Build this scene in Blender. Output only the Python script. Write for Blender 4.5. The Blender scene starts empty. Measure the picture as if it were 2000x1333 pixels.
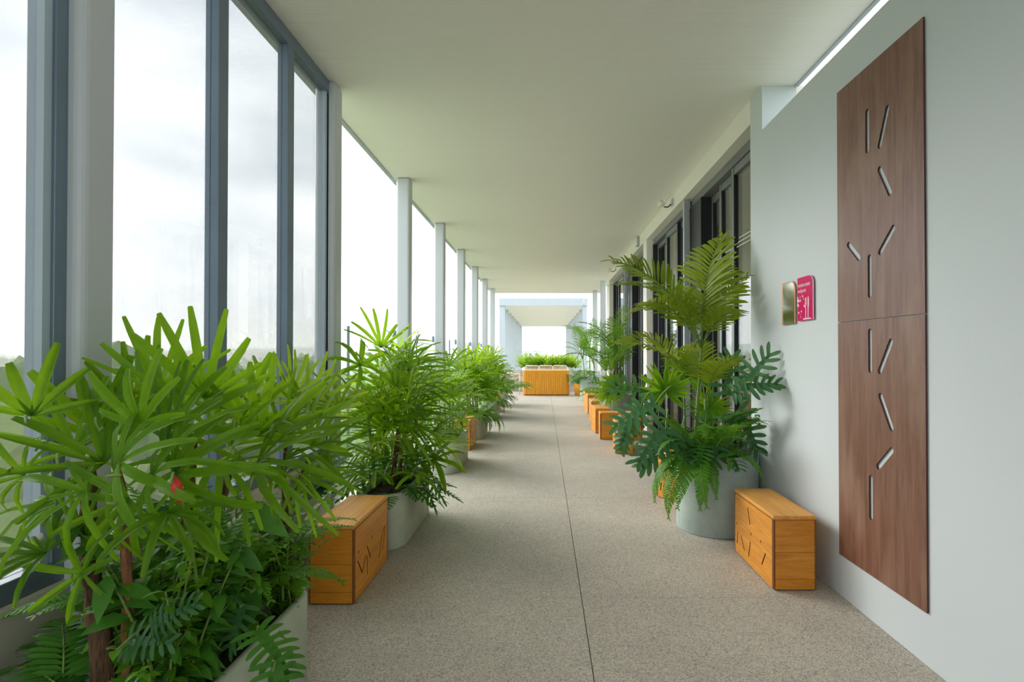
import bpy, bmesh, math, random
from mathutils import Vector, Matrix, noise
R = math.radians
C = bpy.context.scene.collection
scene = bpy.context.scene

# ------------------------------------------------------------------ camera
EYE = 1.28          # eye height, metres
FPX = 1100.0        # focal length in pixels of the 2000 px wide frame
cd = bpy.data.cameras.new('camera')
cam = bpy.data.objects.new('camera', cd); C.objects.link(cam)
cam.location = (0, 0, EYE)
cam.rotation_euler = (R(90.58), 0, 0)
cd.sensor_width = 36.0; cd.lens = FPX / 2000 * 36
cd.shift_x = -63 / 2000; cd.shift_y = 12.4 / 2000
cd.clip_start = 0.05; cd.clip_end = 3000
scene.camera = cam

# ------------------------------------------------------------------ world: bright overcast sky with soft clouds
w = bpy.data.worlds.new('world'); scene.world = w; w.use_nodes = True
nt = w.node_tree; nt.nodes.clear()
tc = nt.nodes.new('ShaderNodeTexCoord')
mp = nt.nodes.new('ShaderNodeMapping'); mp.inputs['Scale'].default_value = (1.0, 1.0, 2.6)
nz = nt.nodes.new('ShaderNodeTexNoise'); nz.inputs['Scale'].default_value = 1.9; nz.inputs['Detail'].default_value = 5; nz.inputs['Roughness'].default_value = 0.5
rp = nt.nodes.new('ShaderNodeValToRGB')
rp.color_ramp.elements[0].position = 0.36; rp.color_ramp.elements[0].color = (0.44, 0.50, 0.59, 1)
rp.color_ramp.elements[1].position = 0.62; rp.color_ramp.elements[1].color = (0.93, 0.97, 1.0, 1)
bg = nt.nodes.new('ShaderNodeBackground'); bg.inputs['Strength'].default_value = 2.25
wo = nt.nodes.new('ShaderNodeOutputWorld')
nt.links.new(tc.outputs['Generated'], mp.inputs['Vector']); nt.links.new(mp.outputs['Vector'], nz.inputs['Vector'])
nt.links.new(nz.outputs['Fac'], rp.inputs['Fac']); nt.links.new(rp.outputs['Color'], bg.inputs['Color'])
nt.links.new(bg.outputs['Background'], wo.inputs['Surface'])

# hazy sun behind thin cloud, far left
sd = bpy.data.lights.new('sun', 'SUN'); sd.energy = 3.6; sd.angle = R(42); sd.color = (1.0, 0.965, 0.92)
sun = bpy.data.objects.new('sun', sd); C.objects.link(sun)
sun.rotation_euler = Vector((0.80, -0.45, -0.50)).to_track_quat('-Z', 'Y').to_euler()

vs = scene.view_settings
vs.view_transform = 'Standard'; vs.look = 'None'; vs.gamma = 1.0; vs.exposure = 0.55
vs.use_curve_mapping = False
scene.cycles.max_bounces = 10
scene.cycles.diffuse_bounces = 6
scene.cycles.volume_bounces = 3
scene.cycles.transparent_max_bounces = 24

# ------------------------------------------------------------------ materials
def new_mat(name):
    m = bpy.data.materials.new(name); m.use_nodes = True
    t = m.node_tree; t.nodes.clear()
    o = t.nodes.new('ShaderNodeOutputMaterial')
    return m, t, o
def N(t, kind, **kw):
    n = t.nodes.new(kind)
    for k, v in kw.items():
        if k in n.inputs: n.inputs[k].default_value = v
        else: setattr(n, k, v)
    return n
def c4(c): return (c[0], c[1], c[2], 1)
def paint(name, col, rough=0.6, var=0.04, scale=3.0, bump=0.0, bscale=60, metallic=0.0, spec=0.4, stretch=(1, 1, 1)):
    m, t, o = new_mat(name)
    p = N(t, 'ShaderNodeBsdfPrincipled', Roughness=rough, Metallic=metallic)
    p.inputs['Specular IOR Level'].default_value = spec
    tc = N(t, 'ShaderNodeTexCoord'); mp = N(t, 'ShaderNodeMapping', Scale=stretch)
    nz = N(t, 'ShaderNodeTexNoise', Scale=scale, Detail=4.0)
    r = N(t, 'ShaderNodeValToRGB')
    r.color_ramp.elements[0].position = 0.3; r.color_ramp.elements[1].position = 0.7
    r.color_ramp.elements[0].color = c4([max(0, x * (1 - var)) for x in col]); r.color_ramp.elements[1].color = c4([min(1, x * (1 + var)) for x in col])
    t.links.new(tc.outputs['Object'], mp.inputs['Vector']); t.links.new(mp.outputs['Vector'], nz.inputs['Vector'])
    t.links.new(nz.outputs['Fac'], r.inputs['Fac']); t.links.new(r.outputs['Color'], p.inputs['Base Color'])
    if bump:
        n2 = N(t, 'ShaderNodeTexNoise', Scale=bscale, Detail=3.0); b = N(t, 'ShaderNodeBump', Strength=bump, Distance=0.01)
        t.links.new(mp.outputs['Vector'], n2.inputs['Vector']); t.links.new(n2.outputs['Fac'], b.inputs['Height']); t.links.new(b.outputs['Normal'], p.inputs['Normal'])
    t.links.new(p.outputs['BSDF'], o.inputs['Surface'])
    return m
def wood(name, c1, c2, stretch, rough=0.45, scale=6.0, streak=None):
    m, t, o = new_mat(name)
    p = N(t, 'ShaderNodeBsdfPrincipled', Roughness=rough)
    tc = N(t, 'ShaderNodeTexCoord'); mp = N(t, 'ShaderNodeMapping', Scale=stretch)
    oi = N(t, 'ShaderNodeObjectInfo'); ad = N(t, 'ShaderNodeVectorMath', operation='ADD')
    mu = N(t, 'ShaderNodeMath', operation='MULTIPLY'); mu.inputs[1].default_value = 7.3
    n1 = N(t, 'ShaderNodeTexNoise', Scale=scale, Detail=6.0, Roughness=0.62, Distortion=0.6)
    n2 = N(t, 'ShaderNodeTexNoise', Scale=scale * 5, Detail=3.0, Roughness=0.6)
    mx = N(t, 'ShaderNodeMath', operation='MULTIPLY_ADD'); mx.inputs[1].default_value = 0.35
    r = N(t, 'ShaderNodeValToRGB')
    r.color_ramp.elements[0].position = 0.42; r.color_ramp.elements[1].position = 0.92
    r.color_ramp.elements[0].color = c4(c1); r.color_ramp.elements[1].color = c4(c2)
    t.links.new(oi.outputs['Random'], mu.inputs[0]); t.links.new(tc.outputs['Object'], ad.inputs[0]); t.links.new(mu.outputs[0], ad.inputs[1])
    t.links.new(ad.outputs[0], mp.inputs['Vector'])
    t.links.new(mp.outputs['Vector'], n1.inputs['Vector']); t.links.new(mp.outputs['Vector'], n2.inputs['Vector'])
    t.links.new(n2.outputs['Fac'], mx.inputs[0]); t.links.new(n1.outputs['Fac'], mx.inputs[2])
    t.links.new(mx.outputs[0], r.inputs['Fac'])
    src = r.outputs['Color']
    if streak:      # pale scuffed weathering, a few vertical patches
        n3 = N(t, 'ShaderNodeTexNoise', Scale=2.2, Detail=5.0); mp3 = N(t, 'ShaderNodeMapping', Scale=(1, 2.4, 0.8))
        r3 = N(t, 'ShaderNodeValToRGB'); r3.color_ramp.elements[0].position = 0.52; r3.color_ramp.elements[1].position = 0.78
        r3.color_ramp.elements[0].color = (0, 0, 0, 1); r3.color_ramp.elements[1].color = (0.6, 0.6, 0.6, 1)
        mm = N(t, 'ShaderNodeMixRGB'); mm.inputs[2].default_value = c4(streak)
        t.links.new(tc.outputs['Object'], mp3.inputs['Vector']); t.links.new(mp3.outputs['Vector'], n3.inputs['Vector']); t.links.new(n3.outputs['Fac'], r3.inputs['Fac'])
        t.links.new(r3.outputs['Color'], mm.inputs[0]); t.links.new(src, mm.inputs[1]); src = mm.outputs[0]
    t.links.new(src, p.inputs['Base Color'])
    b = N(t, 'ShaderNodeBump', Strength=0.12, Distance=0.004)
    t.links.new(n2.outputs['Fac'], b.inputs['Height']); t.links.new(b.outputs['Normal'], p.inputs['Normal'])
    t.links.new(p.outputs['BSDF'], o.inputs['Surface'])
    return m
def glass(name, tint, gloss=0.06, rough=0.0, film=0.0, filmcol=(0.9, 0.92, 0.93)):
    """pane: tinted see-through sheet, Fresnel reflection, a thin whitish film: dust plus a painted-in milky veil of haze"""
    m, t, o = new_mat(name)
    tr = N(t, 'ShaderNodeBsdfTransparent', Color=c4(tint)); gl = N(t, 'ShaderNodeBsdfGlossy', Roughness=rough)
    gl.inputs['Color'].default_value = (1, 1, 1, 1)
    fr = N(t, 'ShaderNodeFresnel'); mx = N(t, 'ShaderNodeMixShader')
    ge = N(t, 'ShaderNodeNewGeometry'); io = N(t, 'ShaderNodeMapRange')      # same reflectance from both faces of the sheet
    io.inputs['To Min'].default_value = 1.45; io.inputs['To Max'].default_value = 1 / 1.45
    t.links.new(ge.outputs['Backfacing'], io.inputs['Value']); t.links.new(io.outputs[0], fr.inputs['IOR'])
    t.links.new(fr.outputs[0], mx.inputs[0]); t.links.new(tr.outputs[0], mx.inputs[1]); t.links.new(gl.outputs[0], mx.inputs[2])
    if film:  # whitish layer paints a veil of haze and reflection onto the pane
        df = N(t, 'ShaderNodeBsdfDiffuse', Color=c4(filmcol)); tl = N(t, 'ShaderNodeBsdfTranslucent', Color=c4(filmcol))
        a = N(t, 'ShaderNodeMixShader'); a.inputs[0].default_value = 0.6
        b = N(t, 'ShaderNodeMixShader'); b.inputs[0].default_value = film
        t.links.new(df.outputs[0], a.inputs[1]); t.links.new(tl.outputs[0], a.inputs[2])
        t.links.new(mx.outputs[0], b.inputs[1]); t.links.new(a.outputs[0], b.inputs[2]); mx = b
    t.links.new(mx.outputs[0], o.inputs['Surface'])
    return m
def leafmat(name, dark, light, trans, tfac=0.4, rough=0.42, scale=6):
    m, t, o = new_mat(name)
    p = N(t, 'ShaderNodeBsdfPrincipled', Roughness=rough); p.inputs['Specular IOR Level'].default_value = 0.28
    tl = N(t, 'ShaderNodeBsdfTranslucent')
    oi = N(t, 'ShaderNodeObjectInfo'); tc = N(t, 'ShaderNodeTexCoord'); nz = N(t, 'ShaderNodeTexNoise', Scale=scale, Detail=2.0)
    ma = N(t, 'ShaderNodeMath', operation='MULTIPLY_ADD'); ma.inputs[1].default_value = 0.55
    mb = N(t, 'ShaderNodeMath', operation='MULTIPLY'); mb.inputs[1].default_value = 0.5
    r = N(t, 'ShaderNodeValToRGB'); r.color_ramp.elements[0].position = 0.12; r.color_ramp.elements[1].position = 0.85
    r.color_ramp.elements[0].color = c4(dark); r.color_ramp.elements[1].color = c4(light)
    mt = N(t, 'ShaderNodeMixRGB', blend_type='MIX'); mt.inputs[0].default_value = 0.6; mt.inputs[2].default_value = c4(trans)
    t.links.new(tc.outputs['Object'], nz.inputs['Vector']); t.links.new(nz.outputs['Fac'], mb.inputs[0])
    t.links.new(oi.outputs['Random'], ma.inputs[0]); t.links.new(mb.outputs[0], ma.inputs[2]); t.links.new(ma.outputs[0], r.inputs['Fac'])
    t.links.new(r.outputs['Color'], p.inputs['Base Color']); t.links.new(r.outputs['Color'], mt.inputs[1]); t.links.new(mt.outputs[0], tl.inputs['Color'])
    mx = N(t, 'ShaderNodeMixShader'); mx.inputs[0].default_value = tfac
    t.links.new(p.outputs[0], mx.inputs[1]); t.links.new(tl.outputs[0], mx.inputs[2]); t.links.new(mx.outputs[0], o.inputs['Surface'])
    return m
def floor_mat():
    m, t, o = new_mat('washed_aggregate')
    p = N(t, 'ShaderNodeBsdfPrincipled', Roughness=0.62); p.inputs['Specular IOR Level'].default_value = 0.3
    tc = N(t, 'ShaderNodeTexCoord')
    v = N(t, 'ShaderNodeTexVoronoi', Scale=210.0); n1 = N(t, 'ShaderNodeTexNoise', Scale=1.3, Detail=5.0, Roughness=0.6)
    r = N(t, 'ShaderNodeValToRGB')
    e = r.color_ramp.elements; e[0].position = 0.0; e[0].color = (0.21, 0.18, 0.15, 1); e[1].position = 1.0; e[1].color = (0.55, 0.50, 0.43, 1)
    for pos, col in ((0.25, (0.34, 0.305, 0.26, 1)), (0.55, (0.42, 0.38, 0.325, 1)), (0.8, (0.46, 0.42, 0.36, 1))):
        q = e.new(pos); q.color = col
    r2 = N(t, 'ShaderNodeValToRGB'); r2.color_ramp.elements[0].position = 0.3; r2.color_ramp.elements[1].position = 0.75
    r2.color_ramp.elements[0].color = (0.97, 0.96, 0.95, 1); r2.color_ramp.elements[1].color = (1.2, 1.2, 1.17, 1)
    mu = N(t, 'ShaderNodeMixRGB', blend_type='MULTIPLY'); mu.inputs[0].default_value = 1.0
    sp = N(t, 'ShaderNodeSeparateColor')
    t.links.new(tc.outputs['Object'], v.inputs['Vector']); t.links.new(tc.outputs['Object'], n1.inputs['Vector'])
    t.links.new(v.outputs['Color'], sp.inputs[0]); t.links.new(sp.outputs[0], r.inputs['Fac']); t.links.new(n1.outputs['Fac'], r2.inputs['Fac'])
    t.links.new(r.outputs['Color'], mu.inputs[1]); t.links.new(r2.outputs['Color'], mu.inputs[2]); t.links.new(mu.outputs[0], p.inputs['Base Color'])
    b = N(t, 'ShaderNodeBump', Strength=0.25, Distance=0.003)
    t.links.new(v.outputs['Distance'], b.inputs['Height']); t.links.new(b.outputs['Normal'], p.inputs['Normal'])
    t.links.new(p.outputs[0], o.inputs['Surface'])
    return m
def ceiling_mat():
    m, t, o = new_mat('reeded_ceiling')
    p = N(t, 'ShaderNodeBsdfPrincipled', Roughness=0.5); p.inputs['Base Color'].default_value = (0.92, 0.89, 0.85, 1)
    tc = N(t, 'ShaderNodeTexCoord'); wv = N(t, 'ShaderNodeTexWave', wave_type='BANDS', bands_direction='Y', Scale=14.0)
    b = N(t, 'ShaderNodeBump', Strength=0.35, Distance=0.004)
    t.links.new(tc.outputs['Object'], wv.inputs['Vector']); t.links.new(wv.outputs['Fac'], b.inputs['Height']); t.links.new(b.outputs['Normal'], p.inputs['Normal'])
    t.links.new(p.outputs[0], o.inputs['Surface'])
    return m
def concrete_mat(name, col):
    m, t, o = new_mat(name)
    p = N(t, 'ShaderNodeBsdfPrincipled', Roughness=0.75); p.inputs['Specular IOR Level'].default_value = 0.25
    tc = N(t, 'ShaderNodeTexCoord'); oi = N(t, 'ShaderNodeObjectInfo'); ad = N(t, 'ShaderNodeVectorMath', operation='ADD')
    n1 = N(t, 'ShaderNodeTexNoise', Scale=5.0, Detail=6.0, Roughness=0.65); n2 = N(t, 'ShaderNodeTexNoise', Scale=90.0, Detail=2.0)
    r = N(t, 'ShaderNodeValToRGB'); r.color_ramp.elements[0].position = 0.3; r.color_ramp.elements[1].position = 0.72
    r.color_ramp.elements[0].color = c4([x * 0.80 for x in col]); r.color_ramp.elements[1].color = c4([min(1, x * 1.1) for x in col])
    t.links.new(tc.outputs['Object'], ad.inputs[0]); t.links.new(oi.outputs['Location'], ad.inputs[1])
    t.links.new(ad.outputs[0], n1.inputs['Vector']); t.links.new(ad.outputs[0], n2.inputs['Vector'])
    t.links.new(n1.outputs['Fac'], r.inputs['Fac']); t.links.new(r.outputs['Color'], p.inputs['Base Color'])
    b = N(t, 'ShaderNodeBump', Strength=0.12, Distance=0.004); t.links.new(n2.outputs['Fac'], b.inputs['Height']); t.links.new(b.outputs['Normal'], p.inputs['Normal'])
    t.links.new(p.outputs[0], o.inputs['Surface'])
    return m

M = {}
M['wall'] = paint('wall_paint', (0.605, 0.65, 0.665), 0.55, 0.012, 1.5, 0.05, 40)
M['beige'] = paint('beige_paint', (0.84, 0.81, 0.74), 0.55, 0.02, 2)
M['post'] = paint('post_paint', (0.55, 0.58, 0.60), 0.35, 0.02, 2)
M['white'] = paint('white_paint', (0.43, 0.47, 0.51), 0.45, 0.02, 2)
M['curb'] = paint('curb_plaster', (0.55, 0.50, 0.43), 0.7, 0.05, 3)
M['alu'] = paint('blue_grey_aluminium', (0.17, 0.225, 0.28), 0.35, 0.06, 4, metallic=0.25)
M['dark_alu'] = paint('charcoal_aluminium', (0.032, 0.034, 0.042), 0.33, 0.05, 4, metallic=0.2)
M['mid_alu'] = paint('grey_aluminium', (0.20, 0.215, 0.22), 0.35, 0.04, 4, metallic=0.3)
M['sky_face'] = paint('sky_tinted_frame', (0.42, 0.50, 0.56), 0.4, 0.04, 4)  # pale blue stands in for sky reflected on the frame faces
M['floor'] = floor_mat()
M['joint'] = paint('joint_grout', (0.10, 0.09, 0.08), 0.9)
M['ceiling'] = ceiling_mat()
M['concrete'] = concrete_mat('pale_green_concrete', (0.47, 0.515, 0.40))
M['concrete_b'] = concrete_mat('pale_blue_concrete', (0.40, 0.47, 0.43))
M['concrete_g'] = concrete_mat('grey_concrete', (0.45, 0.44, 0.40))
M['soil'] = paint('potting_soil', (0.045, 0.028, 0.02), 0.95, 0.5, 30, 0.6, 40)
M['bench'] = wood('honey_oiled_wood', (0.52, 0.175, 0.006), (0.82, 0.345, 0.028), (2.2, 0.55, 7), 0.42)
M['bench_top'] = wood('pale_bench_top', (0.58, 0.235, 0.03), (0.84, 0.42, 0.10), (7, 0.55, 7), 0.45)  # paler wood tone for the tops
M['bench_end'] = wood('oiled_end_planks', (0.47, 0.15, 0.004), (0.76, 0.30, 0.018), (0.9, 1, 8), 0.42)
M['bench_edge'] = paint('burnt_wood_edge', (0.22, 0.07, 0.015), 0.5, 0.15, 12)
M['panel'] = wood('mahogany_veneer', (0.115, 0.045, 0.026), (0.26, 0.125, 0.08), (4, 7, 0.45), 0.40, 5.0, streak=(0.40, 0.27, 0.19))
M['panel_edge'] = paint('panel_edge', (0.07, 0.012, 0.015), 0.5)
M['table_wood'] = wood('orange_slat_wood', (0.66, 0.24, 0.006), (0.90, 0.40, 0.03), (6, 6, 0.6), 0.45)
M['cream'] = paint('cream_metal', (0.82, 0.78, 0.68), 0.4)
M['rope'] = paint('taupe_weave', (0.42, 0.33, 0.26), 0.8, 0.2, 60)
M['pane'] = glass('tinted_window_glass', (0.645, 0.645, 0.64), film=0.012)
M['rail_glass'] = glass('balustrade_glass', (0.93, 0.955, 0.95), film=0.03)
M['door_glass'] = glass('door_glass', (0.90, 0.92, 0.91))
M['decal'] = paint('frosted_decal', (0.55, 0.57, 0.55), 0.7)
M['rail_edge'] = paint('glass_edge', (0.10, 0.15, 0.14), 0.2)
M['steel'] = paint('brushed_steel', (0.55, 0.56, 0.57), 0.3, metallic=0.9)
M['mirror'] = paint('copper_tinted_mirror', (0.95, 0.88, 0.82), 0.14, 0.01, metallic=1.0)
M['copper'] = paint('copper_edge', (0.72, 0.30, 0.14), 0.25, metallic=0.8)
M['magenta'] = paint('magenta_acrylic', (0.62, 0.0, 0.10), 0.4, 0.03, spec=0.15)
M['sign_white'] = paint('sign_white', (0.90, 0.66, 0.78), 0.4)
M['room'] = paint('room_plaster', (0.74, 0.71, 0.62), 0.8)
M['curtain'] = paint('linen_curtain', (0.55, 0.52, 0.42), 0.9)
M['cane'] = paint('fibrous_cane', (0.13, 0.07, 0.035), 0.9, 0.6, 30, 0.9, 90, stretch=(3, 3, 0.7))
M['cane_red'] = paint('reddish_cane', (0.25, 0.10, 0.04), 0.85, 0.45, 30, 0.8, 90, stretch=(3, 3, 0.8))
M['stem'] = paint('green_stem', (0.16, 0.25, 0.05), 0.6, 0.2, 8)
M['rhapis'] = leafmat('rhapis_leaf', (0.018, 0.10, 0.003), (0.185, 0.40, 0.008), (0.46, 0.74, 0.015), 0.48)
M['rhapis_y'] = leafmat('rhapis_leaf_yellow', (0.09, 0.22, 0.01), (0.25, 0.42, 0.02), (0.52, 0.72, 0.04), 0.45)  # yellower green leaf tone
M['fern'] = leafmat('fern_frond', (0.035, 0.16, 0.012), (0.13, 0.36, 0.03), (0.32, 0.64, 0.03), 0.38)
M['dark_leaf'] = leafmat('deep_green_leaf', (0.032, 0.125, 0.016), (0.10, 0.29, 0.035), (0.2, 0.45, 0.06), 0.28, 0.33)
M['philo'] = leafmat('blue_green_leaf', (0.03, 0.105, 0.035), (0.085, 0.22, 0.085), (0.18, 0.42, 0.06), 0.25, 0.36)
M['palm'] = leafmat('palm_frond', (0.09, 0.20, 0.012), (0.33, 0.42, 0.025), (0.52, 0.62, 0.04), 0.32, 0.38)
M['shrub'] = leafmat('shrub_leaf', (0.045, 0.17, 0.008), (0.16, 0.38, 0.02), (0.42, 0.68, 0.04), 0.38)
M['bud'] = paint('red_bud', (0.65, 0.03, 0.02), 0.4)
M['ground'] = paint('green_ground', (0.24, 0.28, 0.17), 0.9, 0.5, 0.05)
M['tree'] = leafmat('tree_crown', (0.12, 0.22, 0.06), (0.30, 0.40, 0.13), (0.4, 0.5, 0.1), 0.2, 0.8, 0.6)
M['trunk'] = paint('tree_trunk', (0.12, 0.09, 0.06), 0.9)
M['house'] = paint('house_render', (0.72, 0.72, 0.70), 0.8)
M['house_r'] = paint('terracotta_render', (0.62, 0.30, 0.24), 0.8)
M['house_win'] = paint('house_window', (0.10, 0.12, 0.14), 0.2)

# ------------------------------------------------------------------ mesh helpers
class MB:
    def __init__(s): s.v = []; s.f = []; s.m = []
    def add(s, verts, faces, mi=0):
        b = len(s.v); s.v += [tuple(p) for p in verts]
        for f in faces: s.f.append(tuple(b + i for i in f)); s.m.append(mi)
    def box(s, x0, x1, y0, y1, z0, z1, mi=0):
        s.add([(x0, y0, z0), (x1, y0, z0), (x1, y1, z0), (x0, y1, z0), (x0, y0, z1), (x1, y0, z1), (x1, y1, z1), (x0, y1, z1)],
              [(3, 2, 1, 0), (4, 5, 6, 7), (0, 1, 5, 4), (1, 2, 6, 5), (2, 3, 7, 6), (3, 0, 4, 7)], mi)
        return s
    def tube(s, pts, rad, n=6, mi=0, cap=True):
        pts = [Vector(p) for p in pts]; k = len(pts)
        if not isinstance(rad, (list, tuple)): rad = [rad] * k
        vs = []; a = None
        for i, p in enumerate(pts):
            d = (pts[min(i + 1, k - 1)] - pts[max(i - 1, 0)]).normalized()
            if a is None: a = d.orthogonal().normalized()
            else:
                a = a - d * a.dot(d); a = a.normalized() if a.length > 1e-6 else d.orthogonal().normalized()
            b = d.cross(a)
            for j in range(n):
                t = 2 * math.pi * j / n
                vs.append(p + (a * math.cos(t) + b * math.sin(t)) * rad[i])
        fs = [(i * n + j, i * n + (j + 1) % n, (i + 1) * n + (j + 1) % n, (i + 1) * n + j) for i in range(k - 1) for j in range(n)]
        if cap: fs += [tuple(range(n - 1, -1, -1)), tuple((k - 1) * n + j for j in range(n))]
        s.add(vs, fs, mi); return s
    def strip(s, rings, mi=0, pleat=0):
        """rings: (centre, side, normal, halfwidth, fold)"""
        vs = []; fs = []
        if pleat:
            for (p, sd, nm, h, fo) in rings:
                for q, e in ((-1, fo), (-.52, fo * .5 + pleat), (0, 0), (.52, fo * .5 + pleat), (1, fo)): vs.append(p + sd * (h * q) + nm * (h * e))
            for i in range(len(rings) - 1):
                for j in range(4): a = i * 5 + j; fs.append((a, a + 1, a + 6, a + 5))
            s.add(vs, fs, mi); return s
        for (p, sd, nm, h, fo) in rings:
            vs += [p - sd * h + nm * fo * h, p, p + sd * h + nm * fo * h]
        for i in range(len(rings) - 1):
            a = i * 3; fs += [(a, a + 1, a + 4, a + 3), (a + 1, a + 2, a + 5, a + 4)]
        s.add(vs, fs, mi); return s
    def lathe(s, prof, n=40, mi=0, cx=0, cy=0):
        vs = [(cx + r * math.cos(2 * math.pi * j / n), cy + r * math.sin(2 * math.pi * j / n), z) for (r, z) in prof for j in range(n)]
        fs = [(i * n + j, i * n + (j + 1) % n, (i + 1) * n + (j + 1) % n, (i + 1) * n + j) for i in range(len(prof) - 1) for j in range(n)]
        s.add(vs, fs, mi); return s
    def mesh(s, name, mats, smooth=False):
        me = bpy.data.meshes.new(name); me.from_pydata(s.v, [], s.f); me.update()
        for m in (mats if isinstance(mats, (list, tuple)) else [mats]): me.materials.append(m)
        if any(s.m): me.polygons.foreach_set('material_index', s.m)
        if smooth: me.polygons.foreach_set('use_smooth', [True] * len(me.polygons))
        return me
    def build(s, name, mats, parent=None, loc=None, smooth=False, bevel=0, seg=2):
        o = bpy.data.objects.new(name, s.mesh(name, mats, smooth)); C.objects.link(o)
        if parent: o.parent = parent
        if loc: o.location = loc
        if bevel:
            b = o.modifiers.new('bevel', 'BEVEL'); b.width = bevel; b.segments = seg; b.limit_method = 'ANGLE'
        return o
def tag(o, label=None, cat=None, group=None, kind=None):
    if label: o['label'] = label
    if cat: o['category'] = cat
    if group: o['group'] = group
    if kind: o['kind'] = kind
    return o
def thing(name, label, cat, loc=(0, 0, 0), rz=0, group=None, kind=None):
    o = bpy.data.objects.new(name, None); C.objects.link(o); o.location = loc; o.rotation_euler = (0, 0, rz); o.empty_display_size = 0.1
    return tag(o, label, cat, group, kind)
def inst(name, me, parent, mat=None, loc=None):
    o = bpy.data.objects.new(name, me); C.objects.link(o); o.parent = parent
    if mat is not None: o.matrix_local = mat
    if loc is not None: o.location = loc
    return o
def bx(name, x0, x1, y0, y1, z0, z1, m, parent=None, bevel=0):
    return MB().box(x0, x1, y0, y1, z0, z1).build(name, m, parent, bevel=bevel)
def P(u, v, d):
    return Vector(((u - 1063) / FPX * d, d, EYE + (690 - v) / FPX * d))
def frame(x, up, p=(0, 0, 0), s=1.0):
    x = Vector(x).normalized(); up = Vector(up); z = up - x * up.dot(x)
    z = z.normalized() if z.length > 1e-5 else x.orthogonal().normalized()
    y = z.cross(x)
    return Matrix(((x.x * s, y.x * s, z.x * s, p[0]), (x.y * s, y.y * s, z.y * s, p[1]), (x.z * s, y.z * s, z.z * s, p[2]), (0, 0, 0, 1)))
def cut_board(name, outline, slots, thick, mats, parent, plane):
    """board with real cut-out slots; outline and slots in 2D (a, b); plane maps (a, b, depth) to space"""
    cu = bpy.data.curves.new('tmp', 'CURVE'); cu.dimensions = '2D'; cu.fill_mode = 'BOTH'; cu.extrude = thick / 2
    for loop in [outline] + slots:
        sp = cu.splines.new('POLY'); sp.points.add(len(loop) - 1); sp.use_cyclic_u = True
        for q, pt in zip(sp.points, loop): q.co = (pt[0], pt[1], 0, 1)
    ob = bpy.data.objects.new('tmp', cu); C.objects.link(ob)
    dg = bpy.context.evaluated_depsgraph_get(); me = bpy.data.meshes.new_from_object(ob.evaluated_get(dg))
    bpy.data.objects.remove(ob); bpy.data.curves.remove(cu)
    for v in me.vertices: v.co = plane(v.co.x, v.co.y, v.co.z)
    me.materials.clear()
    for m in mats: me.materials.append(m)
    bm = bmesh.new(); bm.from_mesh(me)
    bmesh.ops.remove_doubles(bm, verts=bm.verts, dist=1e-5); bmesh.ops.recalc_face_normals(bm, faces=bm.faces); bm.normal_update()
    ax = (Vector(plane(0, 0, 1)) - Vector(plane(0, 0, 0))).normalized()
    for f in bm.faces:
        f.smooth = False; f.material_index = 0 if (abs(f.normal.dot(ax)) > 0.7 or len(mats) == 1) else 1
    bm.to_mesh(me); bm.free(); me.name = name
    return inst(name, me, parent)
def slot2d(a, b, w):
    """capsule outline around a segment"""
    a = Vector(a); b = Vector(b); d = (b - a).normalized() if (b - a).length > 1e-6 else Vector((0, 1)); ang = math.atan2(d.y, d.x); r = w / 2; out = []
    for k in range(7): t = ang - math.pi / 2 + math.pi * k / 6; out.append((b.x + r * math.cos(t), b.y + r * math.sin(t)))
    for k in range(7): t = ang + math.pi / 2 + math.pi * k / 6; out.append((a.x + r * math.cos(t), a.y + r * math.sin(t)))
    return out

# ------------------------------------------------------------------ the setting
WX = 1.567            # inner face of the right-hand wall
CZ = 3.207            # ceiling height
Y0, YC = -4.2, 17.96  # covered walkway from behind the camera to its far end
fl = bx('floor', -1.78, 4.2, Y0, 21.5, -0.30, -0.012, M['joint']); tag(fl, 'grey washed-aggregate walkway floor with saw-cut joints', None, None, 'structure')
ys = [Y0, 0.93, 2.96, 4.99, 7.02, 9.05, 11.08, 13.11, 15.14, 17.17, 19.3, 21.5]
for a, b in zip(ys[:-1], ys[1:]):
    for x0, x1 in ((-1.78, 0.193), (0.197, WX + 0.2)):
        bx('paving_slab', x0, x1, a + 0.0015, b - 0.0015, -0.05, 0.0, M['floor'], fl)
ce = bx('ceiling', -1.66, 1.80, Y0, YC - 0.02, CZ, CZ + 0.16, M['ceiling']); tag(ce, 'cream reeded walkway ceiling', None, None, 'structure')
bx('ceiling_over_rooms', 1.80, 4.2, 4.04, 14.2, CZ, CZ + 0.16, M['beige'], ce)
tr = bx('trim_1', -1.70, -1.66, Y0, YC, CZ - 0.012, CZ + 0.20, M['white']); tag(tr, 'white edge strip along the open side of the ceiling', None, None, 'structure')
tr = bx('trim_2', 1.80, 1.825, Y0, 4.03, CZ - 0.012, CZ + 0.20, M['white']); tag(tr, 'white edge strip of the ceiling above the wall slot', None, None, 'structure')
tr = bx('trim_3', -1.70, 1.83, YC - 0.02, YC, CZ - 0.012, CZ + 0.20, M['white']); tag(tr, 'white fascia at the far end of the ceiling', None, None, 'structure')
wr = thing('wall_right', 'pale plaster wall beside the walkway with glazed door openings', None, kind='structure')
bx('wall_face', WX, WX + 0.20, Y0, 4.037, 0, 2.887, M['wall'], wr)
bx('wall_pier', WX, WX + 0.24, 4.037, 4.267, 0, CZ, M['wall'], wr)
HZ = 3.022
bx('header', WX, WX + 0.20, 4.267, 14.1, HZ, CZ, M['beige'], wr)
bx('column', WX, WX + 0.16, 8.62, 8.90, 0, HZ, M['beige'], wr, 0.004)
bx('column', WX, WX + 0.16, 13.55, 14.1, 0, HZ, M['beige'], wr, 0.004)
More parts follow.
